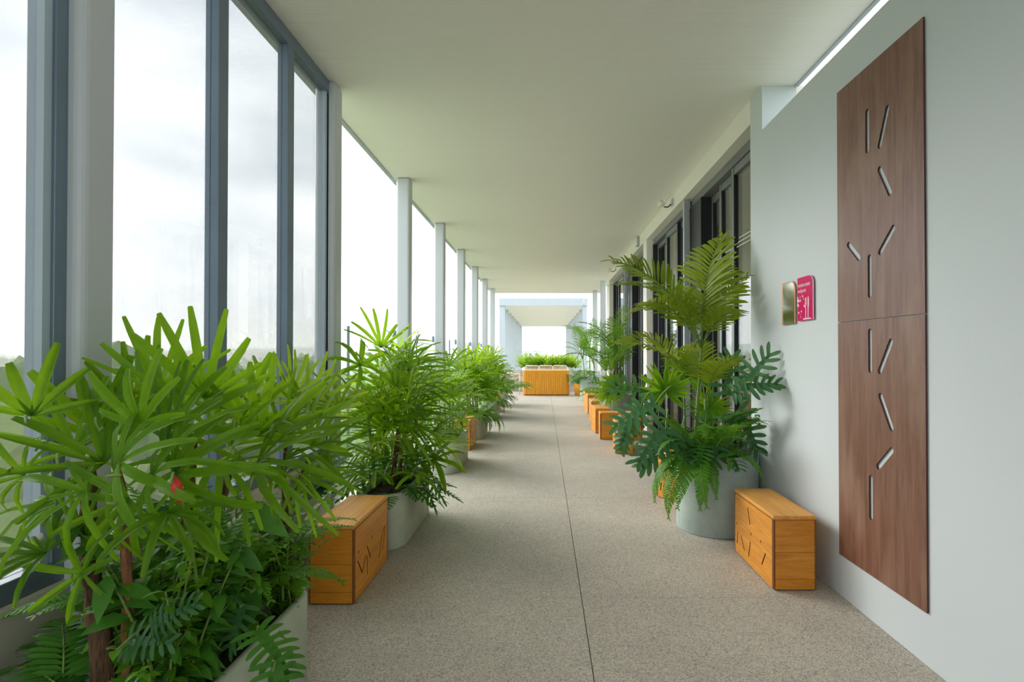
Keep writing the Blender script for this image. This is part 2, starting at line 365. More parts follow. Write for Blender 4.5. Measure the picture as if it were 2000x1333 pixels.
bx('end_return', WX + 0.16, 4.2, 13.9, 14.1, 0, CZ, M['beige'], wr)
rm = thing('wall_room', 'shaded room interior behind the glass doors', None, kind='structure')
bx('back_wall', 4.0, 4.2, 4.04, 14.1, 0, CZ, M['room'], rm)
bx('near_side_wall', 1.81, 4.0, 4.04, 4.2, 0, CZ, M['room'], rm)
bx('partition', 1.95, 4.0, 8.7, 8.85, 0, CZ, M['room'], rm)
for (x, y) in ((WX + 0.015, 6.36), (WX + 0.015, 11.1)):
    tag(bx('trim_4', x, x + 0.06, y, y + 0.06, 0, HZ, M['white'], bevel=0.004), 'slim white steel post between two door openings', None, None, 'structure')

# far end columns on the right, after the last opening
for y in (15.0, 17.4):
    tag(bx('steel_post', 1.50, 1.65, y, y + 0.15, 0, CZ, M['post'], bevel=0.02), 'square cream post %s the last door opening' % ('just past' if y < 16 else 'at the end of the ceiling, past'), 'post', 'posts past the doors', 'structure')

# ---- left side: posts, parapet, glazing
PY = [-0.31, 1.79, 3.96, 6.15, 8.29, 10.40, 12.50, 14.60, 16.75]
pw = 0.15
ordinal = ['behind the viewer', 'at the edge of the tinted glazing in front', 'where the tinted glazing ends', 'second beyond the glazing', 'third beyond the glazing', 'fourth beyond the glazing', 'fifth beyond the glazing', 'sixth beyond the glazing', 'last before the far end']
for y, q in zip(PY, ordinal):
    tag(bx('steel_post', -1.474 - pw, -1.474, y, y + pw, 0, CZ, M['post'], bevel=0.028), 'square cream steel post, ' + q, 'post', 'posts along the open side', 'structure').modifiers[0].segments = 4
pa = bx('wall_left', -1.66, -1.50, Y0, 4.0, 0, 0.565, M['curb'], bevel=0.02); tag(pa, 'low beige upstand wall under the tinted glazing', None, None, 'structure')
def window(n, y0, y1, mull, label):
    wd = thing('window_%d' % n, label, None, kind='structure')
    xi, xo = -1.52, -1.585
    bx('top_rail', xo, xi, y0, y1, CZ - 0.085, CZ - 0.002, M['alu'], wd, 0.003)
    bx('bottom_rail', xo, xi, y0, y1, 0.567, 0.63, M['alu'], wd, 0.003)
    ed = [y0 + 0.030] + [e for m in mull for e in (m - 0.04, m + 0.04)] + [y1 - 0.085]
    bx('stile', xo, xi, y0, y0 + 0.030, 0.63, CZ - 0.085, M['alu'], wd, 0.003); bx('stile', xo, xi, y1 - 0.085, y1, 0.63, CZ - 0.085, M['alu'], wd, 0.003)
    bx('sky_lit_strip', xo, xi - 0.012, y1 - 0.113, y1 - 0.0852, 0.63, CZ - 0.085, M['sky_face'], wd)  # strip added to paint the sky-lit face of the end stile
    for m in mull: bx('mullion', xo, xi, m - 0.04, m + 0.04, 0.63, CZ - 0.085, M['alu'], wd, 0.003)
    for a, b in zip(ed[0::2], ed[1::2]): bx('pane', -1.562, -1.556, a, b, 0.63, CZ - 0.085, M['pane'], wd)
window(1, -0.16, 1.83, [0.53, 1.18], 'tinted floor-to-ceiling glazing cut off by the frame edge')
window(2, 1.945, 4.045, [2.66, 3.37], 'tinted three-pane glazing between the two nearest posts')
window(3, -3.55, -0.31, [-2.5, -1.4], 'tinted glazing behind the viewer')

# ---- glass balustrade in the open bays
for k in range(5):
    y0 = 4.74 + 2.53 * k; y1 = y0 + 2.47
    g = thing('glass_balustrade', 'clear frameless glass balustrade panel, %s from the tinted glazing' % ['first', 'second', 'third', 'fourth', 'fifth'][k], 'balustrade', (0, 0, 0), 0, 'glass balustrade panels along the open side')
    bx('pane', -1.655, -1.640, y0, y1, 0.05, 1.508, M['rail_glass'], g)
    bx('edge_strip', -1.657, -1.638, y0 - 0.012, y0, 0.05, 1.508, M['rail_edge'], g)
    for yy in (y0 + 0.35, y1 - 0.35): bx('floor_clamp', -1.68, -1.615, yy - 0.05, yy + 0.05, 0, 0.14, M['steel'], g, 0.004)
for y in PY[3:]:
    b = MB(); b.box(-1.665, -1.63, y + 0.05, y + 0.10, 1.44, 1.53); b.tube([(-1.635, y + 0.075, 1.485), (-1.60, y + 0.075, 1.485)], 0.012, 8)
    o = b.build('glass_clip', M['alu'], None); tag(o, 'small dark clip holding the balustrade glass to the %s' % ordinal[PY.index(y)].replace('last before', 'post before').replace(' beyond', ' post beyond'), 'clip', 'clips on the balustrade glass')

# ---- doors (sliding glass leaves in charcoal frames)
def door(n, y0, y1, leaves, jamb_far, label):
    """leaves: (near y, far y, track offset); near end of opening is y0"""
    dr = thing('door_%d' % n, label, None, kind='structure')
    fx = WX + 0.105
    bx('head_frame', fx, fx + 0.16, y0, y1, HZ - 0.085, HZ, M['mid_alu'], dr)
    bx('threshold', fx, fx + 0.16, y0, y1, 0.0, 0.03, M['dark_alu'], dr)
    bx('jamb', fx, fx + 0.16, y0, y0 + 0.05, 0.03, HZ - 0.085, M['dark_alu'], dr)
    bx('jamb', fx - 0.01, fx + 0.16, y1 - jamb_far, y1, 0.03, HZ - 0.085, M['dark_alu'], dr)
    for (a, b, off) in leaves:
        lf = thing('leaf', None, None); lf.parent = dr; del_ = [lf.pop(k) for k in list(lf.keys())]
        x0 = fx + off; x1 = x0 + 0.042
        for s in ((a, a + 0.055), (b - 0.075, b)): bx('stile', x0, x1, s[0], s[1], 0.035, HZ - 0.09, M['dark_alu'], lf, 0.002)
        bx('face_trim', x0 - 0.004, x0, b - 0.075, b - 0.02, 0.035, HZ - 0.09, M['mid_alu'], lf)
        bx('top_rail', x0, x1, a + 0.055, b - 0.075, HZ - 0.16, HZ - 0.09, M['mid_alu'], lf); bx('bottom_rail', x0, x1, a + 0.055, b - 0.075, 0.035, 0.11, M['dark_alu'], lf)
        bx('pane', x0 + 0.017, x0 + 0.023, a + 0.055, b - 0.075, 0.11, HZ - 0.16, M['door_glass'], lf)
        for k in range(3):
            z = 2.28 - 0.035 * k
            MB().box(x0 + 0.0145, x0 + 0.0155, a + 0.07 + 0.05 * k, b - 0.16 + 0.03 * k, z, z + 0.009).build('frosted_line', M['decal'], lf)
door(1, 4.267, 6.36, [(4.30, 5.06, 0.012), (5.03, 5.56, 0.060), (5.53, 6.0, 0.108)], 0.40, 'glazed sliding doors nearest the dark slotted panel')
door(2, 6.44, 8.62, [(6.48, 7.16, 0.060), (7.10, 7.78, 0.012), (7.74, 8.58, 0.060)], 0.05, 'second set of glazed sliding doors, behind the tall palm')
door(3, 8.90, 11.10, [(8.94, 9.62, 0.012), (9.6, 10.1, 0.060), (10.06, 10.6, 0.108)], 0.45, 'third set of glazed sliding doors')
door(4, 11.18, 13.55, [(11.22, 12.0, 0.060), (11.95, 12.75, 0.012), (12.7, 13.5, 0.060)], 0.05, 'fourth and farthest set of glazed sliding doors')
# curtains gathered inside the rooms
for i, (ya, yb) in enumerate(((4.5, 5.3), (7.0, 7.6), (9.3, 9.9), (12.0, 12.6))):
    vs = []; n = 40
    for k in range(n + 1):
        y = ya + (yb - ya) * k / n; x = 2.35 + 0.035 * math.sin(k * 1.45)
        vs += [(x, y, 0.02), (x, y, 3.0)]
    b = MB(); b.add(vs, [(2 * k, 2 * k + 2, 2 * k + 3, 2 * k + 1) for k in range(n)])
    o = b.build('curtain', M['curtain'], None, smooth=True); s = o.modifiers.new('thick', 'SOLIDIFY'); s.thickness = 0.004
    tag(o, 'beige linen curtain seen behind the %s set of glass doors' % ['first', 'second', 'third', 'fourth'][i], 'curtain', 'curtains inside the rooms')

# ------------------------------------------------------------------ wall panel with cut slots
def wallpt(u, v, X=WX):
    s = (u - 1063); return (X * FPX / s, EYE + (690 - v) / s * X)
pn = thing('wall_panel', 'tall dark reddish-brown wooden wall panel with slanted cut-out slots', 'wall panel', (WX, 2.64, 0.219))
SL = [((1700, 217), (1700, 292)), ((1740, 210), (1724, 283)), ((1724, 330), (1744, 376)), ((1750, 445), (1724, 492)), ((1662, 478), (1682, 504)), ((1703, 503), (1703, 576)),
      ((1703, 648), (1703, 723)), ((1744, 668), (1722, 725)), ((1723, 774), (1744, 836)), ((1744, 880), (1718, 911)), ((1703, 934), (1703, 1009))]
sl = [(wallpt(*a), wallpt(*b)) for a, b in SL]
pya, pyb = 2.302, 2.985; zseam = 1.441
def ppl(a, b, c): return (-0.0065 + c, a - 2.64, b - 0.219)
for (z0, z1, sel) in ((0.219, zseam - 0.002, lambda z: z < zseam), (zseam + 0.002, 2.664, lambda z: z >= zseam)):
    cut_board('board', [(pya, z0), (pyb, z0), (pyb, z1), (pya, z1)], [slot2d(a, b, 0.030) for a, b in sl if sel(a[1])], 0.006, [M['panel'], M['panel_edge']], pn, ppl)
for z in (0.5, 1.2, 1.7, 2.4): bx('batten', -0.0034, 0.0, 2.36 - 2.64, 2.42 - 2.64, z - 0.219 - 0.03, z - 0.219 + 0.03, M['panel_edge'], pn)

# ------------------------------------------------------------------ two small plates on the wall
def plate_outline(w, h, r):
    pts = [(0, 0), (w, 0), (w, h), ]
    # the corner at a = 0 (nearest the viewer) is rounded
    for k in range(9):
        t = math.pi / 2 + math.pi / 2 * k / 8; pts.append((r + r * math.cos(t), h - r + r * math.sin(t)))
    return pts
ms = thing('mirror_plate', 'small polished copper-tinted plate with one rounded corner, left of the magenta sign', 'plate', (WX, 3.489, 1.462))
cut_board('plate', plate_outline(0.186, 0.272, 0.06), [], 0.006, [M['mirror'], M['copper']], ms, lambda a, b, c: (-0.010 + c, a, b))
b = MB(); pts = [(-0.0125, p[0] * 0.93 + 0.004, p[1] * 0.965 + 0.005) for p in plate_outline(0.186, 0.272, 0.06)]
b.tube(pts + [pts[0]], 0.0022, 6); b.build('edge_line', M['copper'], ms)
bx('mount', -0.007, 0, 0.06, 0.12, 0.1, 0.17, M['steel'], ms)
sg = thing('restaurant_sign', 'magenta acrylic restaurant sign with white lettering and cutlery on the wall', 'sign', (WX, 3.252, 1.475))
cut_board('plate', plate_outline(0.195, 0.262, 0.05), [], 0.008, [M['magenta'], M['sign_white']], sg, lambda a, b, c: (-0.012 + c, a, b))
bx('mount', -0.008, 0, 0.06, 0.12, 0.1, 0.17, M['steel'], sg)
def text_part(name, txt, size, a, b, parent, m):
    cu = bpy.data.curves.new('t', 'FONT'); cu.body = txt; cu.size = size; cu.extrude = 0.0006
    ob = bpy.data.objects.new('t', cu); C.objects.link(ob); dg = bpy.context.evaluated_depsgraph_get()
    me = bpy.data.meshes.new_from_object(ob.evaluated_get(dg)); bpy.data.objects.remove(ob)
    for v in me.vertices: v.co = (-0.0168 - v.co.z, a - v.co.x, b + v.co.y)
    me.materials.clear(); me.materials.append(m); me.name = name
    return inst(name, me, parent)
text_part('lettering', 'restaurante', 0.034, 0.188, 0.204, sg, M['sign_white'])
text_part('lettering', 'walpent', 0.034, 0.188, 0.170, sg, M['sign_white'])
def flat(name, loops, parent, m):
    b = MB()
    for lp in loops: b.add([(-0.0166, p[0], p[1]) for p in lp] + [(-0.0160, p[0], p[1]) for p in lp], [tuple(range(len(lp)))] + [(i, (i + 1) % len(lp), (i + 1) % len(lp) + len(lp), i + len(lp)) for i in range(len(lp))])
    return b.build(name, m, parent)
def rect(a0, a1, b0, b1): return [(a0, b0), (a1, b0), (a1, b1), (a0, b1)]
flat('fork', [rect(0.082, 0.090, 0.012, 0.095)] + [rect(0.075 + 0.008 * k, 0.079 + 0.008 * k, 0.105, 0.135) for k in range(3)] + [rect(0.075, 0.095, 0.092, 0.107)], sg, M['sign_white'])
flat('knife', [rect(0.052, 0.060, 0.012, 0.075), [(0.048, 0.075), (0.062, 0.075), (0.060, 0.13), (0.052, 0.142), (0.046, 0.12)]], sg, M['sign_white'])
rnd = random.Random(5)
for k in range(12):
    a = rnd.uniform(0.10, 0.19); z = rnd.uniform(0.02, 0.155); s = rnd.uniform(0.006, 0.016) * (1.3 if a > 0.16 else 0.8)
    flat('scattered_mark', [[(a - s, z), (a, z - s * 0.5), (a + s * 0.9, z + s * 0.3), (a + s * 0.2, z + s)]], sg, M['sign_white'])  # small white shapes scattered over the plate
flat('base_line', [rect(0.02, 0.12, 0.005, 0.012)], sg, M['sign_white'])

# ------------------------------------------------------------------ fixtures on the header
def spot(y, label):
    s = thing('wall_spotlight', label, 'light fitting', (WX, y, 3.115), 0, 'fittings on the header')
    MB().box(-0.02, 0, -0.035, 0.035, -0.045, 0.045).build('back_plate', M['post'], s, bevel=0.004)
    MB().tube([(-0.02, 0, -0.02), (-0.06, 0, -0.055), (-0.11, 0, -0.05)], 0.008, 8).build('bracket', M['dark_alu'], s, smooth=True)
    h = MB(); h.lathe([(0.001, 0.07), (0.03, 0.065), (0.042, 0.03), (0.045, 0.0), (0.04, -0.004), (0.001, -0.004)], 20)
    o = h.build('lamp_head', M['cream'], s, (-0.13, 0, -0.035), smooth=True); o.rotation_euler = (0, R(-28), 0)
spot(6.85, 'small cream spotlight on the beam above the second glass doors')
spot(12.3, 'small cream spotlight on the beam far along the walkway')
eb = thing('wall_box_light', 'slim white upright box fitting on the beam over the wide column', 'light fitting', (WX, 9.3, 3.12), 0, 'fittings on the header')
MB().box(-0.045, 0, -0.06, 0.06, -0.075, 0.075).build('housing', M['white'], eb, bevel=0.005)
MB().box(-0.050, -0.045, -0.05, 0.05, -0.065, 0.065).build('diffuser', M['cream'], eb)

# ------------------------------------------------------------------ benches
BL, BW, BH = 0.62, 0.233, 0.403
def bench_face(pts):   # slots in (along, up)
    return [slot2d(a, b, 0.011) for a, b in pts]
def from_r1(u, v):
    x = 1400 + u / 5.125; y = 920 + v / 5.125; s = x - 1063; return (1.23 * FPX / s - 3.04, EYE + (690 - y) / s * 1.23)
SR = [((300, 370), (322, 530)), ((200, 615), (182, 700)), ((235, 648), (265, 785)), ((325, 712), (308, 845)), ((475, 825), (440, 925)), ((167, 490), (168, 504)), ((331, 622), (332, 634)), ((427, 697), (428, 709))]
SR = [(from_r1(*a), from_r1(*b)) for a, b in SR]
def from_l1(u, v):
    x = 560 + u / 4.762; y = 940 + v / 4.762; s = 1063 - x; return (0.965 * FPX / s - 2.87, EYE + (690 - y) / s * 0.965)
SLf = [((670, 745), (710, 845)), ((742, 685), (712, 832)), ((757, 700), (757, 850)), ((755, 605), (785, 700)), ((885, 540), (865, 700)), ((915, 415), (884, 528)), ((920, 430), (898, 625)), ((672, 650), (674, 662)), ((800, 515), (801, 527))]
SLf = [(from_l1(*a), from_l1(*b)) for a, b in SLf]
def clampslots(sl): return [tuple((min(max(p[0], 0.05), BL - 0.05), min(max(p[1], 0.05), BH - 0.06)) for p in s) for s in sl]
SR = clampslots(SR); SLf = clampslots(SLf)
def make_bench(label, loc, rz, side, slots):
    """local: length +Y, width +X, aisle (slotted) face on side -1 or +1"""
    o = thing('wooden_bench', label, 'bench', loc, rz, 'block benches along the walkway')
    t = 0.022; fx = 0.0 if side < 0 else BW
    for sd in (-1, 1):
        x = t / 2 if sd < 0 else BW - t / 2
        cut_board('side_board', [(0.018, 0.008), (BL - 0.018, 0.008), (BL - 0.018, BH - 0.024), (0.018, BH - 0.024)], bench_face(slots) if sd == side else [], t, [M['bench'], M['bench_edge']], o, lambda a, b, c, x=x: (x + c, a, b))
    for y0, y1 in ((0.0, 0.018), (BL - 0.018, BL)):
        for z0, z1 in ((0.008, 0.062), (0.0635, 0.205), (0.2065, BH - 0.024)):
            bx('end_plank', 0.0105, BW - 0.0105, y0, y1, z0, z1, M['bench_end'], o, 0.0012)
        for x0, x1 in ((0.0, 0.010), (BW - 0.010, BW)): bx('corner_strip', x0, x1, y0 + 0.0005, y1, 0.008, BH - 0.024, M['bench_edge'], o, 0.003)
    bx('top_board', 0, BW, 0, BL, BH - 0.0235, BH, M['bench_top'], o, 0.007)
    bx('base_plinth', 0.012, BW - 0.012, 0.012, BL - 0.012, 0, 0.008, M['bench_edge'], o)
    return o
make_bench('honey wood block bench by the wall below the two small plates', (1.232, 3.04, 0), 0, -1, SR)
make_bench('honey wood block bench with carved marks, touched by the foreground fern vine', (-1.198, 2.87, 0), 0, 1, SLf)
make_bench('honey wood block bench half hidden behind the big round planter', (1.343, 4.512, 0), R(33.6), -1, SR)
make_bench('honey wood block bench, nearest of the row past the big round planter', (0.90, 7.15, 0), R(-4), -1, SR)
make_bench('honey wood block bench set crosswise before the second round planter, marks facing the viewer', (0.825, 8.56, 0), R(-90), -1, SR)
make_bench('honey wood block bench with dark end edge, just beyond the crosswise bench', (0.816, 9.26 - 0.3, 0), R(2), -1, SR)
make_bench('honey wood block bench beside the second round planter on its far side', (0.86, 10.3, 0), 0, -1, SR)
make_bench('honey wood block bench third from the far round planter', (0.92, 11.9, 0), R(3), -1, SR)
make_bench('honey wood block bench closest to the far round planter', (0.95, 13.2, 0), 0, -1, SR)
make_bench('honey wood block bench between two trough planters midway along the open side', (-1.20, 7.41, 0), 0, 1, SLf)
make_bench('honey wood block bench farthest along the open side', (-1.22, 12.1, 0), 0, 1, SLf)

# ------------------------------------------------------------------ planters
def rrect(x0, x1, y0, y1, r, n=8):
    pts = []
    for cx, cy, a0 in ((x1 - r, y1 - r, 0), (x0 + r, y1 - r, 90), (x0 + r, y0 + r, 180), (x1 - r, y0 + r, 270)):
        for k in range(n + 1): t = R(a0 + 90 * k / n); pts.append((cx + r * math.cos(t), cy + r * math.sin(t)))
    return pts
def trough(label, x0, y0, L=1.0, W=0.34, H=0.36, r=0.165):
    o = thing('trough_planter', label, 'planter', (x0, y0, 0), 0, 'rounded trough planters along the open side')
    loops = []
    for off, z in ((0.006, 0), (0.0, 0.012), (0.0, H - 0.010), (0.006, H), (0.026, H), (0.032, H - 0.008), (0.032, H - 0.10)):
        loops.append([(p[0], p[1], z) for p in rrect(off, W - off, off, L - off, r - off)])
    n = len(loops[0]); b = MB()
    b.add([p for l in loops for p in l], [(i * n + j, i * n + (j + 1) % n, (i + 1) * n + (j + 1) % n, (i + 1) * n + j) for i in range(len(loops) - 1) for j in range(n)] + [tuple(range(n - 1, -1, -1))])
    b.build('shell', M['concrete'], o, smooth=True)
    s = MB(); lp = rrect(0.033, W - 0.033, 0.033, L - 0.033, r - 0.033)
    s.add([(p[0], p[1], H - 0.05) for p in lp] + [(W / 2, L / 2, H - 0.03)], [(j, (j + 1) % n, n) for j in range(n)]); s.build('soil', M['soil'], o)
    return o
def pot(label, x, y, r=0.29, H=0.56, m='concrete_b'):
    o = thing('round_planter', label, 'planter', (x, y, 0), 0, 'round planters along the wall')
    MB().lathe([(0.01, 0), (r - 0.006, 0), (r, 0.008), (r, H - 0.012), (r - 0.008, H), (r - 0.026, H), (r - 0.033, H - 0.01), (r - 0.033, H - 0.1)], 64).build('shell', M[m], o, smooth=True)
    MB().lathe([(0.001, H - 0.035), (r - 0.034, H - 0.05)], 40).build('soil', M['soil'], o)
    return o
TX = -1.255
TRO = [(-1.24, 1.22, 1.06, 'pale green trough planter cut off by the bottom edge of the photo'),
       (TX, 3.63, 1.0, 'pale green trough planter right behind the nearest bench on the open side'),
       (TX, 5.92, 1.0, 'pale green trough planter with its whole rounded front in view'),
       (TX, 8.28, 1.0, 'pale green trough planter with ferns trailing down its front'),
       (TX, 10.7, 1.0, 'pale green trough planter in front of the farthest bench on the open side'),
       (TX, 13.3, 1.0, 'pale green trough planter farthest along the open side, near the table')]
for (x, y, L, lab) in TRO: trough(lab, x, y, L)
POTS = [(1.270, 4.16, 'big round concrete planter behind the bench by the wall'), (1.270, 9.9, 'pale round planter half hidden by wooden benches'), (1.270, 15.4, 'grey-green round planter farthest along the wall')]
for (x, y, lab) in POTS: pot(lab, x, y)

# ------------------------------------------------------------------ leaf meshes (shared)
PROF_R = [(0, .34), (.1, .62), (.3, .92), (.55, 1.0), (.8, .86), (.985, .56), (1, .40)]
PROF_P = [(0, .35), (.15, .8), (.4, 1.0), (.65, .75), (.88, .32), (1, .04)]
def fan_mesh(seed, n=9, spread=190, L=1.0, wd=0.075, cup=0.22, droop=0.28, prof=PROF_R, mat='rhapis', jl=0.14, fold=0.30, pleat=0.16):
    rn = random.Random(seed); b = MB()
    for i in range(n):
        a = R(-spread / 2 + spread * i / (n - 1) + rn.uniform(-5, 5)); l = L * (0.86 + 0.14 * math.cos(a)) * (1 - rn.uniform(0, jl)); wj = wd * rn.uniform(0.75, 1.1) * (0.8 if i in (0, n - 1) else 1)
        dv = Vector((math.cos(a), math.sin(a), 0)); sd = Vector((-math.sin(a), math.cos(a), 0))
        dr = droop * rn.uniform(0.4, 1.5); bend = rn.uniform(-.06, .06); cu = cup * rn.uniform(.6, 1.4); rings = []
        for (t, pw_) in prof:
            z = l * (cu * t - dr * t * t * t - 0.15 * dr * t * t)
            p = dv * (l * (t - 0.25 * dr * t * t)) + sd * (bend * l * t * t) + Vector((0, 0, z))
            nm = Vector((-dv.x * (cu - 2.5 * dr * t * t), -dv.y * (cu - 2.5 * dr * t * t), 1)).normalized()
            rings.append((p, sd, nm, wj * pw_ * 0.5, fold))
        b.strip(rings, 0, pleat)
    return b.mesh('fan_leaf', M[mat], True)
def pinnate_mesh(seed, n=26, L=1.0, e0=62, droop=70, pl=0.34, pw_=0.028, ang=58, mat='palm', lift=0.25, tipdroop=0.35, start=0.18, blunt=False, segs=4, prof=None):
    """rachis from the origin, rising at e0 degrees in XZ and bending down by droop degrees"""
    rn = random.Random(seed); b = MB(); path = []; p = Vector((0, 0, 0)); k = 22
    for i in range(k + 1):
        t = i / k; e = R(e0 - droop * t ** 1.3); path.append((p.copy(), Vector((math.cos(e), 0, math.sin(e))))); p = p + path[-1][1] * (L / k)
    b.tube([q[0] for q in path[::3]] + [path[-1][0]], [0.010 * L * (1 - .8 * i / 8) for i in range(len(path[::3]) + 1)], 5, 1)
    Y = Vector((0, 1, 0))
    for i in range(n):
        t = start + (1 - start) * i / (n - 1); f = t * k; i0 = min(int(f), k - 1); q = path[i0][0].lerp(path[i0 + 1][0], f - i0); T = path[i0][1]; U = Vector((-T.z, 0, T.x))
        env = math.sin(math.pi * min(1, 0.22 + 0.80 * (t - start) / (1 - start))) ** 0.7 if i < n - 1 else 0.35
        env = max(env, 0.22)
        for s in (-1, 1):
            a = R(ang * (1 - 0.42 * t) + rn.uniform(-5, 5)); l = pl * env * rn.uniform(0.88, 1.08); li = lift + rn.uniform(-.1, .1)
            d0 = (T * math.cos(a) + Y * s * math.sin(a) + U * li).normalized(); rings = []
            pr = prof or (PROF_R if blunt else PROF_P)
            for (tt, ww) in pr[::1] if segs > 4 else [pr[0], pr[2], pr[4], pr[-1]]:
                pos = q + d0 * (l * tt) - Vector((0, 0, 1)) * (l * tipdroop * tt * tt)
                sd = d0.cross(U).normalized(); rings.append((pos, sd, U, pw_ * ww * 0.5 * (0.6 + 0.4 * env), 0.25))
            b.strip(rings)
    return b.mesh('frond', [M[mat], M['stem']], True)
def fern_mesh(seed, n=30, L=1.0, e0=70, droop=110, mat='fern', pl=0.12, pw_=0.026):
    return pinnate_mesh(seed, n, L, e0, droop, pl, pw_, 74, mat, 0.05, 0.18, 0.10, True)
def lobed_mesh(seed, n=7, L=1.0, W=0.42, mat='philo', droop=0.35, pet=0.0):
    """deeply lobed leaf blade along +X with finger lobes either side"""
    rn = random.Random(seed); b = MB(); Y = Vector((0, 1, 0)); Z = Vector((0, 0, 1))
    def mid(t): return Vector((L * t, 0, -droop * L * t * t))
    b.strip([(mid(t), Y, Z, L * w_, 0.12) for t, w_ in ((-.02, .05), (.1, .10), (.3, .10), (.5, .085), (.7, .065), (.86, .05), (.96, .02), (1.0, .003))])
    for i in range(n):
        t = 0.02 + 0.86 * i / (n - 1)
        for s in (-1, 1):
            a = R(112 - 82 * t + rn.uniform(-6, 6)); l = L * W * (0.72 + 0.5 * math.sin(math.pi * (0.25 + .6 * t))) * rn.uniform(.9, 1.1) * (1 - .35 * t)
            dv = Vector((math.cos(a), s * math.sin(a), 0)); o = mid(t + 0.02); rings = []
            for tt, ww in ((0, .9), (.3, .82), (.6, .95), (.82, .8), (.95, .45), (1, .08)):
                pos = o + dv * (l * tt) + Vector((0.10 * l * tt * tt, 0, 0.18 * l * tt - (droop * .9) * l * tt * tt)); sd = Vector((-dv.y, dv.x, 0))
                rings.append((pos, sd, Z, L * 0.058 * ww, 0.18))
            b.strip(rings)
    b.tube([mid(-.02) + Vector((0, 0, -.006)), mid(.4) + Vector((0, 0, -.008)), mid(.9) + Vector((0, 0, -.006))], [0.014 * L, .010 * L, .004 * L], 5, 1)
    return b.mesh('lobed_leaf', [M[mat], M['stem']], True)
def ovate_mesh(seed, L=1.0, W=0.42, droop=0.3, mat='dark_leaf'):
    b = MB(); Y = Vector((0, 1, 0)); Z = Vector((0, 0, 1))
    b.strip([(Vector((L * t, 0, -droop * L * t * t)), Y, Z, L * W * w_ * .5, .22) for t, w_ in ((0, .25), (.08, .7), (.25, 1), (.5, .93), (.75, .6), (.92, .24), (1, .01))])
    return b.mesh('broad_leaf', M[mat], True)
def sprig_mesh(seed, n=16, L=1.0, mat='shrub', ll=0.15, lw=0.5, e0=78, droop=55, pairs=2):
    """leafy stem: curved stem with ovate leaves"""
    rn = random.Random(seed); b = MB(); p = Vector((0, 0, 0)); path = []; k = 14; yaw = rn.uniform(-.25, .25)
    for i in range(k + 1):
        t = i / k; e = R(e0 - droop * t); path.append(p.copy()); p = p + Vector((math.cos(e), yaw * t, math.sin(e))) * (L / k)
    b.tube(path[::2], [.012 * L * (1 - .08 * i) for i in range(len(path[::2]))], 4, 1)
    for i in range(n):
        t = .14 + .86 * i / (n - 1); q = path[min(k, int(t * k))]
        for j in range(pairs):
            az = i * 2.4 + j * math.pi + rn.uniform(-.4, .4); el = rn.uniform(-.25, .6); d = Vector((math.cos(az) * math.cos(el), math.sin(az) * math.cos(el), math.sin(el)))
            sd = d.cross(Vector((0, 0, 1))).normalized(); up = sd.cross(d); l = ll * L * rn.uniform(.7, 1.15) * (1.05 - .4 * t)
            b.strip([(q + d * (l * tt) - Vector((0, 0, l * .35 * tt * tt)), sd, up, l * lw * ww * .5, .2) for tt, ww in ((0, .1), (.3, 1), (.65, .75), (1, .03))])
    return b.mesh('leafy_stem', [M[mat], M['stem']], True)

FAN = [fan_mesh(10 + i, n=[8, 7, 9, 7, 9, 7][i], spread=[175, 205, 150, 260, 200, 130][i], wd=[.095, .115, .075, .11, .07, .095][i], L=[1.1, 1.0, 1.3, 1.0, 1.2, 1.15][i], droop=[.18, .35, .5, .28, .42, .1][i], jl=.3) for i in range(6)]
FANB = [fan_mesh(20 + i, n=[7, 6, 8, 7, 7, 8][i], spread=[175, 150, 205, 290, 190, 140][i], wd=[.115, .13, .10, .115, .095, .105][i], L=[1.1, 1.05, 1.2, 1.0, 1.3, 1.15][i], droop=[.10, .15, .4, .2, .55, .08][i], jl=.35, fold=.55, pleat=.22) for i in range(6)]
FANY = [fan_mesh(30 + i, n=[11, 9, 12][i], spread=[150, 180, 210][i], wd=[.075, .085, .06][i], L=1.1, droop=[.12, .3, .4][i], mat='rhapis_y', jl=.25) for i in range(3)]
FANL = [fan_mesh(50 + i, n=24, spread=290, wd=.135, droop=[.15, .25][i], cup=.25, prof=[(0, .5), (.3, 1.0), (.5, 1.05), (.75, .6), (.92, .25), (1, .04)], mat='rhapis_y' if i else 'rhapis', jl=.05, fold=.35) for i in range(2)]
PALM = [pinnate_mesh(60 + i, 24, 1.0, [84, 74, 66, 58][i], [42, 62, 80, 95][i], .34, .027, 66, 'palm', .22, .22, .26, True, 5) for i in range(4)]
ARECA = [pinnate_mesh(65 + i, 26, 1.0, [84, 72, 62][i], [50, 75, 95][i], .27, .017, 62, 'shrub', .22, .3, .3, False, 4) for i in range(3)]
FERN = [fern_mesh(70 + i, 32, 1.0, [78, 64, 48, 30][i], [70, 105, 120, 115][i]) for i in range(4)]
FERND = [fern_mesh(80 + i, 26, 1.0, [66, 40][i], [100, 110][i], 'dark_leaf', .17, .036) for i in range(2)]
LOBE = [lobed_mesh(90 + i, [7, 8, 6][i], 1.0, [.42, .36, .46][i], droop=[.25, .45, .15][i]) for i in range(3)]
LOBED = [lobed_mesh(95 + i, [8, 7][i], 1.0, [.42, .40][i], 'dark_leaf', [.3, .5][i]) for i in range(2)]
OVAL = [ovate_mesh(1, droop=.2), ovate_mesh(2, W=.5, droop=.4)]
SPRIG = [sprig_mesh(100 + i, [15, 18, 13][i], 1.0, 'shrub', [.17, .14, .2][i], .5, [80, 70, 55][i], [40, 70, 80][i]) for i in range(3)]
SPRIGD = [sprig_mesh(110 + i, 14, 1.0, 'dark_leaf', .22, .45, [78, 60][i], [50, 70][i]) for i in range(2)]
